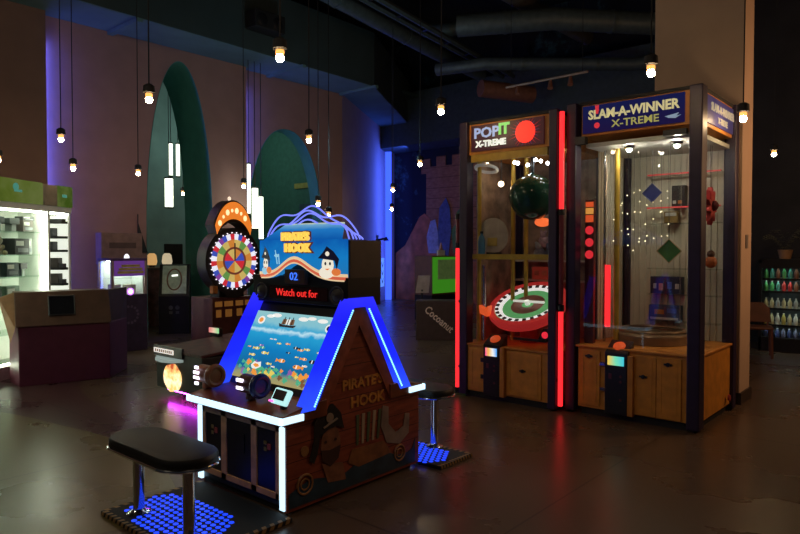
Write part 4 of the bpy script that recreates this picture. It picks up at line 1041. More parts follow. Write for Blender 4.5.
# ------------------------------------------------------------------ low flame-picture machine
lm = thing('low_arcade_machine', 'low dark arcade machine with a lit flame picture and red control deck', 'arcade machine', (-6.69, 3.66, 0))
B().bb(.2, .72, .2, 1.4, 0, .10).build('plinth', mattblack, lm)
B().bb(0, .9, 0, 1.55, .10, .50).build('body', mat('dark_olive_body', (.013, .016, .014), .5), lm, .01)
B().bb(-.01, .56, -.025, .0, .455, .565).build('sign_board', black, lm)
B().bb(.0, .40, -.03, -.025, .485, .535).build('sign_light', mat('white_sign_strip', (.7, .65, .6), .4, 0, (1, .88, .8), .85, var=0), lm)
k = B()
for i in range(9): k.bb(.03+i*.04, .052+i*.04, -.032, -.03, .495, .525)
k.build('sign_marks', mat('brown_marks', (.2, .08, .05), .5), lm)
k = B(); 
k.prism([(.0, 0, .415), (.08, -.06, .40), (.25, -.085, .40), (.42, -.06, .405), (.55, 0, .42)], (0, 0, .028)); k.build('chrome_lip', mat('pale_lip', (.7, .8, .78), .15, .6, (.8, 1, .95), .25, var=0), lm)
fp = [(.34+.175*math.cos(2*PI*i/24), .235+.15*math.sin(2*PI*i/24)*(1+.06*math.sin(6*PI*i/12))) for i in range(24)]
B().prism([(x, .0, z) for x, z in fp], (0, -.012, 0)).build('flame_picture', gradient_glow('flame_print', [(0, (.95, .55, .15)), (.35, (1., .85, .55)), (.6, (1., .6, .2)), (1, (.45, .06, .02))], .09, .41, 1.4, detail=1.1, scale=16), lm)
B().prism([(0, -.01, .5), (.9, -.01, .5), (.9, 1.55, .60), (0, 1.55, .60)], (0, 0, .03)).build('control_deck', mat('dark_red_deck', (.07, .016, .012), .5, var=.6), lm, .006)
for i, (x, y, c, nm) in enumerate(((.02, .75, (1., .25, .25), 'red_reader'), (.22, 1.45, (.35, .9, .35), 'green_reader'))):
    o = B().bb(x-.09, x+.09, y-.03, y+.03, .56, .68).build('card_reader', black, lm, .008)
    B().bb(x-.10, x+.10, y-.036, y-.03, .62, .68).build('reader_light', gradient_glow(nm, [(0, c), (.5, (1., .7, .5)), (1, (.4, .9, .4))], x-.1, x+.1, .8, 'X', .4), o)
k = B().bb(.2, .88, .02, .045, .085, .099); k.bb(.855, .88, .05, 1.5, .085, .099); k.build('under_glow', glow('magenta_glow', (.75, .04, 1.), 26.), lm)
B().lathe([(.05, 0), (.045, .05), (.001, .07)], (.5, .9, .60), 16).build('dome_button', mat('red_dome', (.4, .04, .03), .3), lm)

# ------------------------------------------------------------------ reception desk
def cz_(px, dep): return None
desk = thing('reception_desk', 'dark maroon reception desk with a sloping wooden top and a small screen', 'desk', (0, 0, 0))
a = Vector((-8.31, 2.83, 0)); c = Vector((-8.05, 3.42, 0))
fa = Vector((-8.29, 2.80, 0)); fb_ = Vector((-7.88, 3.46, 0)); fc = Vector((-8.46, 4.28, 0)); fd = Vector((-9.35, 3.6, 0)); fe = Vector((-8.95, 2.55, 0))
fa = Vector((-8.28, 2.82, 0)); fb_ = Vector((-8.02, 3.77, 0)); fc = Vector((-8.52, 4.24, 0))
fd = Vector((-9.15, 4.1, 0)); fe = Vector((-8.70, 2.86, 0))
cen = (fa+fb_+fc+fd+fe)/5; desk.location = cen
loc = [p-cen for p in (fa, fb_, fc, fd, fe)]
b = B(); b.prism(loc, (0, 0, .70)); b.build('front_panel', mat('maroon_laminate', (.10, .02, .042), .45, var=.12), desk, .01)
fdir = (loc[1]-loc[0]).normalized(); inn = Vector((-fdir.y, fdir.x, 0))
if inn.dot(-loc[0]) < 0: inn = -inn
A, D = loc[0]-fdir*.03, loc[1]+fdir*.02; Z = Vector((0, 0, 1))
tp = B(); tp.prism([A+Z*.70-inn*.02, D+Z*.70-inn*.02, D+Z*1.10+inn*.16, A+Z*1.10+inn*.16], inn*.30)
tp.build('sloping_top', mat('brown_veneer', (.085, .042, .026), .45, var=.2), desk, .008)
sd = B(); sd.prism([loc[1]+Z*.0+inn*.03, loc[2], loc[2]+Z*1.10, loc[1]+Z*1.10+inn*.16], inn*.06); sd.build('end_board', mat('dark_brown_board', (.05, .024, .018), .5), desk, .006)
o3 = Z*.40+inn*.18
mid = A+(D-A)*.34+Z*.70-inn*.02+o3*.28; wx = (D-A)*.27; wz = o3*.56; nn = (D-A).cross(o3).normalized()
if nn.dot(inn) > 0: nn = -nn
b = B(); b.prism([mid, mid+wx, mid+wx+wz, mid+wz], nn*.02); sc = b.build('screen', mat('screen_glass', (.006, .008, .014), .45), desk, .004)
b = B(); b.tube([mid+nn*.02, mid+wx+nn*.02, mid+wx+wz+nn*.02, mid+wz+nn*.02, mid+nn*.02], .01, 6); b.build('screen_frame', black, sc)
b = B(); b.prism([A+Z*.70-inn*.02, A+Z*1.10+inn*.16, A+Z*1.04+inn*.16-fdir*.16, A+Z*.52-fdir*.05], inn*.04); b.build('end_wing', mat('tan_wing', (.22, .11, .045), .5), desk, .006)

MATS['screen_glass'].node_tree.nodes['Principled BSDF'].inputs['Specular IOR Level'].default_value = .08
# ------------------------------------------------------------------ lit display case
dcr = math.atan2(.832, -.555)
dc = thing('display_case', 'tall white lit display case full of boxed prizes under a green sign', 'display case', (-8.84, 2.81, 0), dcr)
XL, XM, XR = -.95, .93, 1.40
caseled = glow('case_tube', (.94, 1., .76), 18.)
B().bb(XL, XR, .0, .46, 0, .16).build('plinth', mat('pale_plinth', (.5, .5, .45), .5), dc, .006)
B().bb(XL, XR, .44, .47, .16, 2.19).build('back_panel', white, dc)
B().bb(XL, XL+.03, .0, .45, .16, 2.19).build('end_panel', white, dc)
B().bb(XR-.03, XR, .0, .45, .16, 2.19).build('end_panel', white, dc)
B().bb(XM-.02, XM+.02, .0, .45, .16, 2.19).build('divider', white, dc)
B().bb(XL, XR, -.02, .46, 2.12, 2.20).build('canopy', white, dc, .006)
def limes(name, es): return gradient_glow(name, [(0, (.10, .20, .02)), (.4, (.30, .42, .06)), (.7, (.42, .52, .14)), (1, (.14, .25, .03))], -.9, 1.4, es, 'X', .9, 5)
B().bb(XL, XM-.16, -.04, .46, 2.20, 2.49).build('sign_light_box', limes('lime_sign', .26), dc, .01)
B().bb(XM-.15, XM+.14, -.03, .46, 2.20, 2.48).build('sign_gap', mat('brown_sign_gap', (.2, .16, .1), .5), dc)
B().bb(XM+.15, XR, -.04, .46, 2.20, 2.49).build('sign_light_box', limes('lime_sign_end', .28), dc, .01)
k = B(); k.cyl((.25, -.042, 2.39), (.25, -.048, 2.39), .05, n=16); k.bb(.22, .36, -.046, -.042, 2.33, 2.36); k.bb(1.16, 1.26, -.046, -.042, 2.33, 2.37); k.build('sign_emblem', glow('teal_emblem', (.05, .32, .25), .5), dc)
k = B(); k.cyl((XM-.09, .03, .2), (XM-.09, .03, 2.1), .022, n=12); k.cyl((XL+.1, .03, .2), (XL+.1, .03, 2.1), .022, n=12); k.build('light_tube', caseled, dc)
B().bb(XL+.05, XM-.05, .05, .09, 2.095, 2.118).build('top_light', caseled, dc)
B().bb(XM+.05, XR-.05, .05, .09, 2.095, 2.118).build('top_light', caseled, dc)
B().bb(XL+.05, XM-.05, .05, .09, .163, .18).build('floor_light', caseled, dc)
k = B().bb(XR-.045, XR-.03, .02, .43, .2, 2.08).build('lit_panel', glow('lit_white_panel', (.95, 1., .86), .85), dc)
shz = (.55, .92, 1.26, 1.54, 1.84)
for z in shz: B().bb(XL+.03, XM-.02, .04, .44, z-.012, z).build('glass_shelf', glass('case_shelf_glass', (.86, .95, .9)), dc)
B().bb(XL+.03, XM-.02, .008, .014, .16, 2.12).build('front_glass', clear, dc)
Mdc = Matrix.Translation((-8.84, 2.81, 0)) @ Matrix.Rotation(dcr, 4, 'Z')
def incase(label, name, cat, x, y, z, w, h, d, col, kind='box'):
    p = Mdc @ Vector((x, y, z)); t = thing(name, label, cat, p, dcr, 'prizes in the display case')
    m = mat('prize_%02d' % (len(bpy.data.materials)), col, .5)
    if kind == 'box':
        B().bb(-w/2, w/2, -d/2, d/2, 0, h).build('carton', m, t, .004)
        k = B(); k.bb(-w*.42, w*.1, -d/2-.002, -d/2, h*.55, h*.85); k.bb(-w*.3, w*.4, -d/2-.002, -d/2, h*.15, h*.4, 1); k.build('printed_label', [paper, mat('grey_print', (.25, .27, .3), .6)], t)
    elif kind == 'tee':
        B().bb(-w/2, w/2, -d/2, d/2, h*.55, h).build('top_block', m, t, .004); B().bb(-w*.22, w*.22, -d*.4, d*.4, 0, h*.55).build('foot', mat('grey_foot', (.18, .2, .2), .5), t)
    elif kind == 'bear':
        B().sphere((0, 0, h*.3), h*.3, n=14).build('body', m, t); hd = B().sphere((0, -.02, h*.72), h*.24, n=12).build('head', m, t)
        e = B(); e.sphere((-h*.18, 0, h*.92), h*.09, n=8); e.sphere((h*.18, 0, h*.92), h*.09, n=8); e.build('ears', m, hd)
        e = B(); e.sphere((-h*.28, -.03, h*.4), h*.12, n=8); e.sphere((h*.28, -.03, h*.4), h*.12, n=8); e.sphere((-h*.2, -.08, h*.1), h*.13, n=8); e.sphere((h*.2, -.08, h*.1), h*.13, n=8); e.build('paws', m, t)
    return t
dk = (.03, .035, .04)
z = 1.84
incase('dark T-shaped gadget on the top shelf of the display case, outer end', 'gadget', 'gadget', .18, .2, z, .20, .18, .12, dk, 'tee')
incase('dark T-shaped gadget in the middle of the display case top shelf', 'gadget', 'gadget', .46, .2, z, .18, .17, .12, (.04, .05, .05), 'tee')
incase('dark brown box beside the light tube on the display case top shelf', 'prize_box', 'box', .70, .2, z, .20, .15, .14, (.10, .08, .07))
incase('black flat wedge lying on the brown box in the display case', 'prize_box', 'box', .72, .2, z+.151, .22, .05, .12, dk)
z = 1.54
incase('brown teddy bear on the second shelf of the display case', 'teddy_bear', 'plush toy', .20, .2, z, .2, .25, .15, (.22, .16, .09), 'bear')
incase('large black box on the second shelf of the display case', 'prize_box', 'box', .54, .2, z, .27, .21, .2, (.02, .02, .022))
incase('narrow silver box leaning by the big black box in the display case', 'prize_box', 'box', .72, .2, z, .06, .21, .16, (.4, .4, .42))
incase('grey box on the second shelf at the outer end of the display case', 'prize_box', 'box', -.10, .2, z, .14, .2, .15, (.12, .14, .17))
z = 1.26
incase('brown black round packed toy on the third shelf of the display case', 'prize_box', 'box', .06, .2, z, .22, .17, .16, (.08, .05, .05))
incase('dark gadget box with grey print on the third shelf of the display case', 'prize_box', 'box', .40, .2, z, .22, .18, .14, (.05, .07, .09))
incase('small dark T-shaped gadget on the third shelf near the light tube', 'gadget', 'gadget', .62, .2, z, .13, .17, .12, dk, 'tee')
z = .92
incase('dark box on the fourth shelf of the display case, behind the desk', 'prize_box', 'box', .10, .2, z, .18, .2, .16, (.06, .06, .07))
incase('pale green box on the fourth shelf of the display case, behind the desk', 'prize_box', 'box', .40, .2, z, .24, .22, .14, (.2, .3, .24))
z = .55
incase('cream box on the lowest shelf of the display case', 'prize_box', 'box', -.10, .2, z, .2, .22, .14, (.4, .36, .28))
incase('small green toy on the lowest shelf of the display case', 'teddy_bear', 'plush toy', .08, .2, z, .2, .2, .15, (.14, .3, .16), 'bear')
incase('teal box standing on the lit floor of the display case', 'prize_box', 'box', -.05, .22, .18, .26, .24, .16, (.1, .25, .25))
for i, (zz, kind, lb) in enumerate(((1.97, 0, 'flat dark gadget mounted highest on the lit white panel'), (1.76, 1, 'second highest dark L-shaped gadget on the lit white panel'), (1.57, 1, 'dark L-shaped gadget in the middle of the lit white panel'), (1.32, 2, 'dark boxed gadget on the fourth bracket of the lit white panel'), (1.10, 2, 'lowest boxed gadget on the lit white panel'))):
    p = Mdc @ Vector((1.30, .115, zz)); t = thing('wall_gadget', lb, 'gadget', p, dcr-PI/2, 'gadgets on the lit panel')
    B().bb(-.10, .10, -.09, .055, 0, .035).build('bracket', black, t)
    if kind == 0: B().bb(-.11, .11, -.095, .0, .035, .065).build('body', darkmetal, t)
    if kind == 1: B().bb(-.11, -.04, -.07, .03, .035, .15).build('body', mat('slate_body', (.05, .055, .06), .5), t)
    if kind == 2: B().bb(-.09, .03, -.07, .03, .035, .17).build('body', mat('grey_brown_body', (.09, .075, .07), .5), t); B().bb(.035, .09, -.06, .03, .035, .09).build('side_piece', mat('grey_piece', (.1, .11, .13), .5), t)

# ------------------------------------------------------------------ small prize crane by the wall
cr = thing('prize_cabinet', 'small prize vending cabinet with lit glass top and purple yellow sign by the tall arch', 'arcade machine', (-10.37, 4.69, 0))
w_, d_, h_ = .47, .58, 1.47
B().bb(0, w_, 0, d_, 0, .90).build('lower_cabinet', mat('dark_purple_cabinet', (.04, .02, .05), .5, var=.3), cr, .008)
B().bb(0, w_, 0, d_, h_-.04, h_).build('top', mat('purple_top', (.08, .03, .12), .5), cr, .006)
for x, y in ((.0, .0), (w_-.04, 0), (0, d_-.04), (w_-.04, d_-.04)): B().bb(x, x+.04, y, y+.04, .90, h_-.04).build('corner_post', mat('pinkish_post', (.3, .2, .2), .45), cr)
B().bb(w_-.012, w_-.004, .04, d_-.04, 1.19, h_-.04).build('sign_panel', glow('purple_sign', (.16, .05, .32), .5), cr)
k = B()
for i, (y0, y1) in enumerate(((.16, .46), (.12, .5), (.1, .52))): k.bb(w_-.004, w_+.002, y0, y1, 1.33-.05*i, 1.37-.05*i)
k.build('sign_print', glow('yellow_print', (.95, .60, .06), 1.0), cr)
B().bb(.03, w_-.03, .012, .018, .92, h_-.05).build('side_glass', clear, cr)
B().bb(w_-.012, w_-.006, .04, d_-.04, .92, 1.19).build('front_glass', clear, cr)
B().bb(.02, .05, .03, d_-.03, .90, h_-.04).build('inner_back', white, cr); B().bb(.05, w_-.05, d_-.05, d_-.03, .90, h_-.04).build('inner_side', white, cr)
B().bb(.1, w_-.1, .1, d_-.1, h_-.055, h_-.042).build('inner_lamp', glow('cool_inner_lamp', (.85, 1., .85), 14.), cr)
B().bb(.06, .36, .06, d_-.06, 1.145, 1.155).build('shelf', clear, cr)
for nm, M_ in (('purple_light', Matrix.Translation((w_+.002, .30, .945)) @ Matrix.Rotation(PI/2, 4, 'Y')), ('purple_light', Matrix.Translation((.25, -.002, .935)) @ Matrix.Rotation(PI/2, 4, 'X'))):
    k = B(); k.ring((0, 0, 0), (0, 0, 1), .045, .012, 24, 6, 0, M_); k.cyl((0, 0, -.004), (0, 0, .006), .034, n=16, m=1, M=M_); k.build(nm, [glow('violet_ring', (.6, .2, 1.), 1.6), glow('lilac_core', (.9, .75, 1.), 2.0)], cr)
B().lathe([(.04, 0), (.04, .03), (.02, .06), (.001, .07)], (.3, .33, h_), 14).build('top_lamp', glow('white_dome', (.9, .9, 1.), 1.4), cr)
k = B()
for i in range(14): a = 2*PI*i/14; k.cyl((w_+.001, .29+.13*math.cos(a), .58+.13*math.sin(a)), (w_+.004, .29+.13*math.cos(a), .58+.13*math.sin(a)), .022, n=8)
k.build('cabinet_print', mat('dull_violet_print', (.12, .08, .14), .5), cr)
for i, (y, zz, h, c, lb) in enumerate(((.14, .90, .16, (.6, .6, .5), 'white carton on the floor of the small prize cabinet, nearer the desk'), (.38, .90, .15, (.55, .5, .35), 'cream carton on the floor of the small prize cabinet, farther from the desk'))):
    t = thing('prize_box', lb, 'box', (-10.37+.27, 4.69+y, zz), 0, 'cartons in the small prize cabinet')
    B().bb(-.06, .06, -.08, .08, 0, h).build('carton', mat('carton_%d' % i, c, .5), t, .004); B().bb(.06, .063, -.03, .04, h*.3, h*.7).build('printed_label', mat('green_grey_print', (.2, .25, .2), .5), t)
# pinkish wall box above it and a dark pennant
t = thing('wall_box', 'pinkish brown wall box with a dark slot above the small prize cabinet', 'wall box', (-11.349, 5.12, 1.35))
B().bb(0, .22, -.02, .72, 0, .55).build('body', mat('pink_brown_box', (.26, .15, .13), .7), t, .01)
B().bb(.22, .225, .12, .60, .28, .38).build('slot', mat('dark_slot', (.09, .045, .04), .6), t)
t = thing('hanging_pennant', 'black triangular pennant hanging at the edge of the tall arch', 'pennant', (-11.33, 5.98, 1.55)); B().prism([(0, -.12, .55), (0, .06, .0), (0, -.12, .0)], (.02, 0, 0)).build('cloth', mattblack, t); B().tube([(.01, -.12, .0), (.01, -.12, .7)], .01, 6).build('pole', darkmetal, t)

# ------------------------------------------------------------------ slanted cabinet in the tall arch
sl = thing('slanted_cabinet', 'black arcade cabinet with a tilted silver playfield, inside the tall arch', 'arcade machine', (-11.55, 6.72, 0), math.radians(55))
b = B(); b.prism([(-.28, -.25, 0), (-.28, -.25, .72), (-.28, .05, 1.32), (-.28, .3, 1.32), (-.28, .3, 0)], (.56, 0, 0)); b.build('body', black, sl, .008)
s_n = Vector((0, -.6, .3)).normalized(); p0 = Vector((-.22, -.235, .76)); p1 = Vector((-.22, .03, 1.29))
b = B(); b.prism([p0, p0+Vector((.44, 0, 0)), p1+Vector((.44, 0, 0)), p1], s_n*.02); pf = b.build('playfield', mat('silver_green_playfield', (.30, .36, .27), .3, .2, (.5, .6, .45), .05, var=.3), sl, .004)
c0 = (p0+p1)/2+Vector((.22, 0, 0))+s_n*.024; u1 = Vector((1, 0, 0)); v1 = (p1-p0).normalized()
b = B(); b.tube([c0+u1*.13*math.cos(2*PI*i/24)+v1*.22*math.sin(2*PI*i/24) for i in range(25)], .014, 6); b.build('oval_track', mat('rust_track', (.2, .09, .05), .4), pf)
b = B(); b.prism([c0-u1*.05+v1*.06, c0+u1*.06+v1*.07, c0+u1*.06+v1*.10, c0-u1*.05+v1*.09], s_n*.01); b.build('white_lamp', glow('white_lamp', (.95, 1., .9), 1.6), pf)
k = B()
for x in (-.06, .06): k.cyl((x, -.25, .5), (x, -.257, .5), .04, n=14); k.bb(x-.03, x+.03, -.256, -.25, .38, .43)
k.build('door_print', mat('grey_badge', (.09, .09, .09), .5), sl)
# counter and lamps seen through the arch
t = thing('serving_counter', 'red brown counter in the room behind the tall arch', 'counter', (-13.2, 7.1, 0)); B().bb(-.4, .4, -.5, .9, 0, 1.18).build('body', mat('red_brown_counter', (.15, .05, .035), .6, var=.5, scale=10), t); B().bb(-.45, .45, -.55, .95, 1.18, 1.23).build('worktop', mat('dark_worktop', (.08, .05, .04), .4), t, .006)
for y, lb in ((-.07, 'glowing amber lamp on the red brown counter, nearer the arch edge'), (.28, 'glowing pale lamp on the red brown counter, by the dark chair')):
    t = thing('table_lamp', lb, 'lamp', (-13.0, 7.1+y, 1.23), 0, 'lamps on the counter'); B().cyl((0, 0, 0), (0, 0, .05), .06, n=14).build('base', darkmetal, t)
    B().lathe([(.09, .05), (.11, .12), (.09, .26), (.05, .30)], n=16).build('shade', glow('amber_shade' if y < 0 else 'cream_shade', (.9, .5, .18) if y < 0 else (.8, .66, .42), .6), t)
t = thing('high_chair', 'black high-backed chair behind the red brown counter', 'chair', (-14.2, 8.35, 0)); B().bb(-.22, .22, -.22, .22, .95, 1.02).build('seat', mattblack, t, .01); B().bb(-.24, -.18, -.24, .24, 1.02, 1.75).build('backrest', mattblack, t, .02)
for x in (-.2, .2):
    for y in (-.2, .2): B().cyl((x, y, 0), (x, y, .95), .02, n=8).build('leg', mattblack, t)

# ------------------------------------------------------------------ green machine, low cabinet and wall sign in the far corner
gm = thing('green_game_machine', 'bright green fronted game machine with an art panel before the castle mural', 'arcade machine', (-9.45, 11.5, 0))
B().bb(0, .5, 0, 1.5, 0, .58).build('base', mattblack, gm, .006); B().bb(0, .5, 0, 1.5, .58, 1.47).build('cabinet', mat('brown_cabinet', (.16, .08, .03), .5, var=.2), gm, .008)
B().bb(.5, .512, .02, 1.48, .62, 1.44).build('green_front', glow('lime_green_front', (.07, .40, .02), .42), gm)
B().bb(.512, .522, .2, 1.3, .93, 1.38).build('art_panel', mat('mottled_art', (.16, .2, .09), .5, 0, (.2, .35, .1), .12, var=.6, scale=9), gm)
t = thing('paper_stand', 'white paper stand on top of the green machine', 'sign', (-9.0, 11.9, 1.47)); B().bb(-.02, .02, -.13, .13, 0, .13).build('card', mat('pale_card', (.7, .68, .6), .6), t); B().prism([(-.02, -.05, .13), (-.02, .05, .13), (-.02, 0, .3)], (.04, 0, 0)).build('topper', mat('pink_topper', (.45, .25, .2), .6), t)  # card is one plain pale colour
t = thing('leaflet_stand', 'pale leaflet holder on a thin pole beside the green machine', 'stand', (-8.75, 10.9, 0), .7); B().cyl((0, 0, .02), (0, 0, .75), .025, n=10).build('pole', mattblack, t); B().cyl((0, 0, 0), (0, 0, .02), .16, n=20).build('foot', mattblack, t)
B().prism([(-.14, -.03, .68), (.14, -.03, .68), (.18, .06, 1.05), (-.08, .06, 1.05)], (0, .02, 0)).build('holder', mat('pale_holder', (.36, .28, .22), .6), t)
lc = thing('low_cabinet', 'low dark cabinet with slanted pale script lettering beside the balloon machine', 'cabinet', (-6.99, 9.14, 0), math.radians(37.4))
B().bb(-.38, .38, 0, .42, 0, .70).build('body', mat('dark_brown_cabinet', (.06, .04, .036), .5, var=.2), lc, .01)
an = math.radians(-40); xd = (math.cos(an), 0, math.sin(an)); yd = (-math.sin(an), 0, math.cos(an))
B().text('Cocoanut', .19, (.03, -.008, .37), xd, yd, 0, .02, .006, wide=.8).build('lettering', mat('pale_script', (.8, .68, .6), .6), lc)
t = thing('wall_sign', 'blue lit wall sign with three dark arrows at the end of the arched wall', 'sign', K1-kd*1.05+kn*.02, math.atan2(kd.y, kd.x))
B().bb(-.28, .28, -.03, .0, .45, 1.35).build('panel', glow('ice_blue_panel', (.22, .5, .95), .45), t)
for z in (.55, .80, 1.05): B().prism([(-.16, -.031, z+.17), (0, -.031, z+.06), (.16, -.031, z+.17), (0, -.031, z)], (0, -.006, 0)).build('arrow', mat('dark_arrow', (.01, .03, .06), .5), t)
t = thing('wall_lamp', 'small dark wall lamp arm on the blue lit wall end', 'wall lamp', K1-kd*1.6+kn*.01, math.atan2(kd.y, kd.x)); B().cyl((0, 0, 1.9), (0, -.25, 1.95), .03, n=10).build('arm', mattblack, t); B().lathe([(.02, .12), (.09, 0), (.001, 0)], (0, -.28, 1.88), 14).build('shade', mattblack, t); B().bb(-.1, .1, -.02, .0, 1.78, 2.05).build('plate', mattblack, t)
t = thing('wall_speaker', 'black box loudspeaker on the face of the teal soffit', 'loudspeaker', (-10.30, 7.85, 5.95)); B().bb(-.05, .28, -.33, .38, -.16, .18).build('cabinet', mattblack, t, .02)
for y in (-.17, .2): B().lathe([(.12, 0), (.05, .03), (.001, .02)], n=18, M=Matrix.Translation((.28, y, .0)) @ Matrix.Rotation(PI/2, 4, 'Y')).build('cone', black, t)

# ------------------------------------------------------------------ drinks fridge corner
fr = thing('drinks_fridge', 'black glass fronted fridge with rows of bottles beside the pillar', 'fridge', (-2.42, 11.6, 0))
FW_ = .85
for x0, x1 in ((0, .04), (FW_-.04, FW_)): B().bb(x0, x1, 0, .6, 0, 1.44).build('side', black, fr)
B().bb(0, FW_, .56, .6, 0, 1.44).build('back_wall', mat('fridge_back', (.06, .07, .08), .5), fr)
B().bb(0, FW_, 0, .6, 1.39, 1.46).build('top', black, fr); B().bb(.04, FW_-.04, .0, .03, 1.31, 1.39).build('header', black, fr); B().bb(0, FW_, 0, .6, 0, .22).build('base', black, fr, .006)
for z in (.22, .42, .68, .95, 1.15): B().bb(.04, FW_-.04, .06, .56, z-.012, z).build('shelf', mat('fridge_shelf', (.45, .5, .5), .4), fr)
B().bb(.05, FW_-.05, .05, .07, 1.36, 1.378).build('fridge_light', glow('fridge_light', (.75, 1., .9), 5.), fr)
for z in (.42, .68, .95, 1.15): B().bb(.05, FW_-.05, .062, .075, z-.022, z-.012).build('added_shelf_light', glow('added_shelf_glow', (.8, 1., .9), 9.), fr); B().bb(.04, FW_-.04, .052, .06, z-.026, z+.004).build('price_rail', black, fr)  # light bars added under the shelves to brighten the bottles
B().bb(.04, FW_-.04, .015, .02, .22, 1.38).build('door_glass', clear, fr)
B().bb(FW_-.09, FW_-.07, -.03, -.01, .5, 1.1).build('handle', chrome, fr)
rows = [(.22, ['navy', 'slate'], .14), (.42, ['yellow', 'cream', 'white'], .18), (.68, ['cream', 'cream', 'grey'], .16), (.95, ['green', 'green', 'red', 'orange', 'teal'], .16), (1.15, ['green', 'teal', 'brown'], .17)]
bc = {'navy': (.05, .08, .25), 'slate': (.12, .14, .25), 'yellow': (.55, .5, .15), 'cream': (.55, .5, .3), 'white': (.6, .6, .55), 'grey': (.4, .42, .42), 'green': (.08, .4, .14), 'red': (.6, .05, .05), 'orange': (.6, .25, .06), 'teal': (.1, .4, .35), 'brown': (.25, .1, .06)}
pos = ['bottom', 'second lowest', 'middle', 'second highest', 'top']
proto = {}
for ri, (z, cs_, h) in enumerate(rows):
    for k in range(7):
        cn = cs_[k % len(cs_)] if ri != 3 else ['green', 'green', 'teal', 'red', 'red', 'brown', 'orange', 'orange', 'green'][k]
        lb = '%s bottle, %s from the pillar on the %s shelf of the drinks fridge' % (cn, ['first', 'second', 'third', 'fourth', 'fifth', 'sixth', 'seventh'][k], pos[ri])
        p = (-2.42+.085+k*.083, 11.72, z)
        key = (cn, ri)
        if key in proto: dup(proto[key], p, lb); continue
        t = thing('bottle', lb, 'bottle', p, 0, 'bottles in the drinks fridge'); proto[key] = t
        B().lathe([(.001, 0), (.03, .003), (.032, h*.55), (.022, h*.72), (.012, h*.85), (.012, h*.93)], n=12).build('body', mat('bottle_'+cn, bc[cn], .3), t)
        B().cyl((0, 0, h*.93), (0, 0, h), .014, n=10).build('cap', mat('cap_'+('dark' if k % 2 else 'white'), (.5, .5, .5) if not k % 2 else (.06, .06, .08), .4), t)
# chair in front of the fridge
t = thing('wooden_chair', 'red brown wooden chair with a rounded back in front of the drinks fridge', 'chair', (-2.28, 10.9, 0), math.radians(15))
rb = mat('red_brown_wood', (.12, .04, .02), .45, var=.2)
B().bb(-.2, .2, -.2, .2, .42, .46).build('seat', rb, t, .015)
b = B(); b.prism([(-.19, .17, .50), (.19, .17, .50), (.17, .2, .72), (.08, .21, .80), (-.08, .21, .80), (-.17, .2, .72)], (0, .03, 0)); b.build('backrest', rb, t, .01)
for x in (-.17, .17):
    for y in (-.17, .17): B().cyl((x*1.08, y*1.08, 0), (x, y, .42), .018, .022, 10).build('leg', rb, t)
for x in (-.14, .14): B().cyl((x, .17, .44), (x, .19, .55), .016, n=8).build('back_post', rb, t)
# frond plant on the fridge
t = thing('potted_fern', 'drooping grey green fern in a pot on top of the drinks fridge', 'plant', (-2.1, 11.85, 1.46))
B().lathe([(.001, 0), (.08, 0), (.11, .14), (.10, .145), (.09, .12)], n=20).build('pot', mat('tan_pot', (.3, .18, .1), .6), t)
lf = B(); random.seed(5)
for k in range(16):
    a = 2*PI*k/16+random.uniform(-.15, .15); L = random.uniform(.28, .46); h = random.uniform(.2, .38)
    for j in range(10):
        f = j/10; r = L*f; z = .13+h*math.sin(f*PI*.72)
        c = Vector((r*math.cos(a), r*math.sin(a), z)); wd = .07*(1-f*.8)
        for sgn in (-1, 1):
            tpt = c+Vector((-math.sin(a)*sgn*wd+math.cos(a)*.03, math.cos(a)*sgn*wd+math.sin(a)*.03, -.01)); sd_ = Vector((math.cos(a), math.sin(a), 0))*.012
            lf.add([c-sd_, c+sd_, tpt], [(0, 1, 2)])
lf.build('fronds', mat('dusty_green_leaf', (.34, .36, .2), .6, var=.3), t)

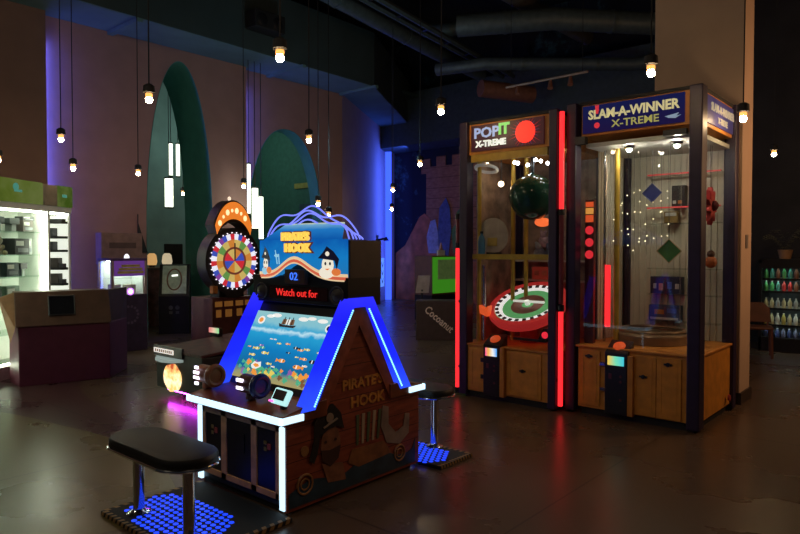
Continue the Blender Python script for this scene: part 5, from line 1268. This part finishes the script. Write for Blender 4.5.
# ------------------------------------------------------------------ added fill lights, dim ambient world, camera
def lamp(loc, e, col, r=.15):  # added point light without a fixture, standing in for unseen lamps
    l = bpy.data.lights.new('hall_fill', 'POINT'); l.energy = e; l.color = col; l.shadow_soft_size = r
    o = bpy.data.objects.new('hall_fill', l); C.objects.link(o); o.location = loc; return o
lamp((-14.2, 9.6, 4.6), 40, (.75, 1., .9))  # added to brighten the room behind the arches
lamp((-5.5, -1.5, 5.2), 112, (1., .82, .58))
lamp((-1.0, 1.2, 5.0), 60, (1., .72, .5))
lamp((-7.6, 7.6, 3.3), 42, (.45, .85, 1.))  # added to tint the soffit teal
lamp((.2, 7.9, 2.6), 105, (1., .55, .27))  # stands in for unseen pendants, warms the pillar's side face
al = bpy.data.lights.new('blue_wash', 'AREA'); al.shape = 'RECTANGLE'; al.size = .15; al.size_y = 4.2; al.energy = 75; al.color = (.06, .14, 1.)  # unseen area light added to spread blue along the wall end
ao = bpy.data.objects.new('blue_wash', al); C.objects.link(ao); ao.location = K1-kd*1.3+kn*.9+Vector((0, 0, 2.6))
ao.rotation_euler = (-kn).to_track_quat('-Z', 'Y').to_euler()
w = bpy.data.worlds.new('hall'); S.world = w; w.use_nodes = True
w.node_tree.nodes['Background'].inputs[0].default_value = (.55, .6, .75, 1); w.node_tree.nodes['Background'].inputs[1].default_value = .014

cam = bpy.data.cameras.new('camera'); co = bpy.data.objects.new('camera', cam); C.objects.link(co)
cam.sensor_width = 36; cam.lens = 650/800*36; cam.clip_start = .05; cam.clip_end = 100
co.location = (0, 0, 1.6); co.rotation_euler = (PI/2-math.atan(17/650), 0, math.radians(40.7))
S.camera = co
vs = S.view_settings; S.display_settings.display_device = 'sRGB'
vs.view_transform = 'Standard'; vs.look = 'None'; vs.exposure = 0; vs.gamma = 1; vs.use_curve_mapping = False
S.cycles.use_denoising = True; S.cycles.max_bounces = 8; S.cycles.transparent_max_bounces = 16; S.cycles.sample_clamp_indirect = 4
S.cycles.caustics_reflective = False; S.cycles.caustics_refractive = False
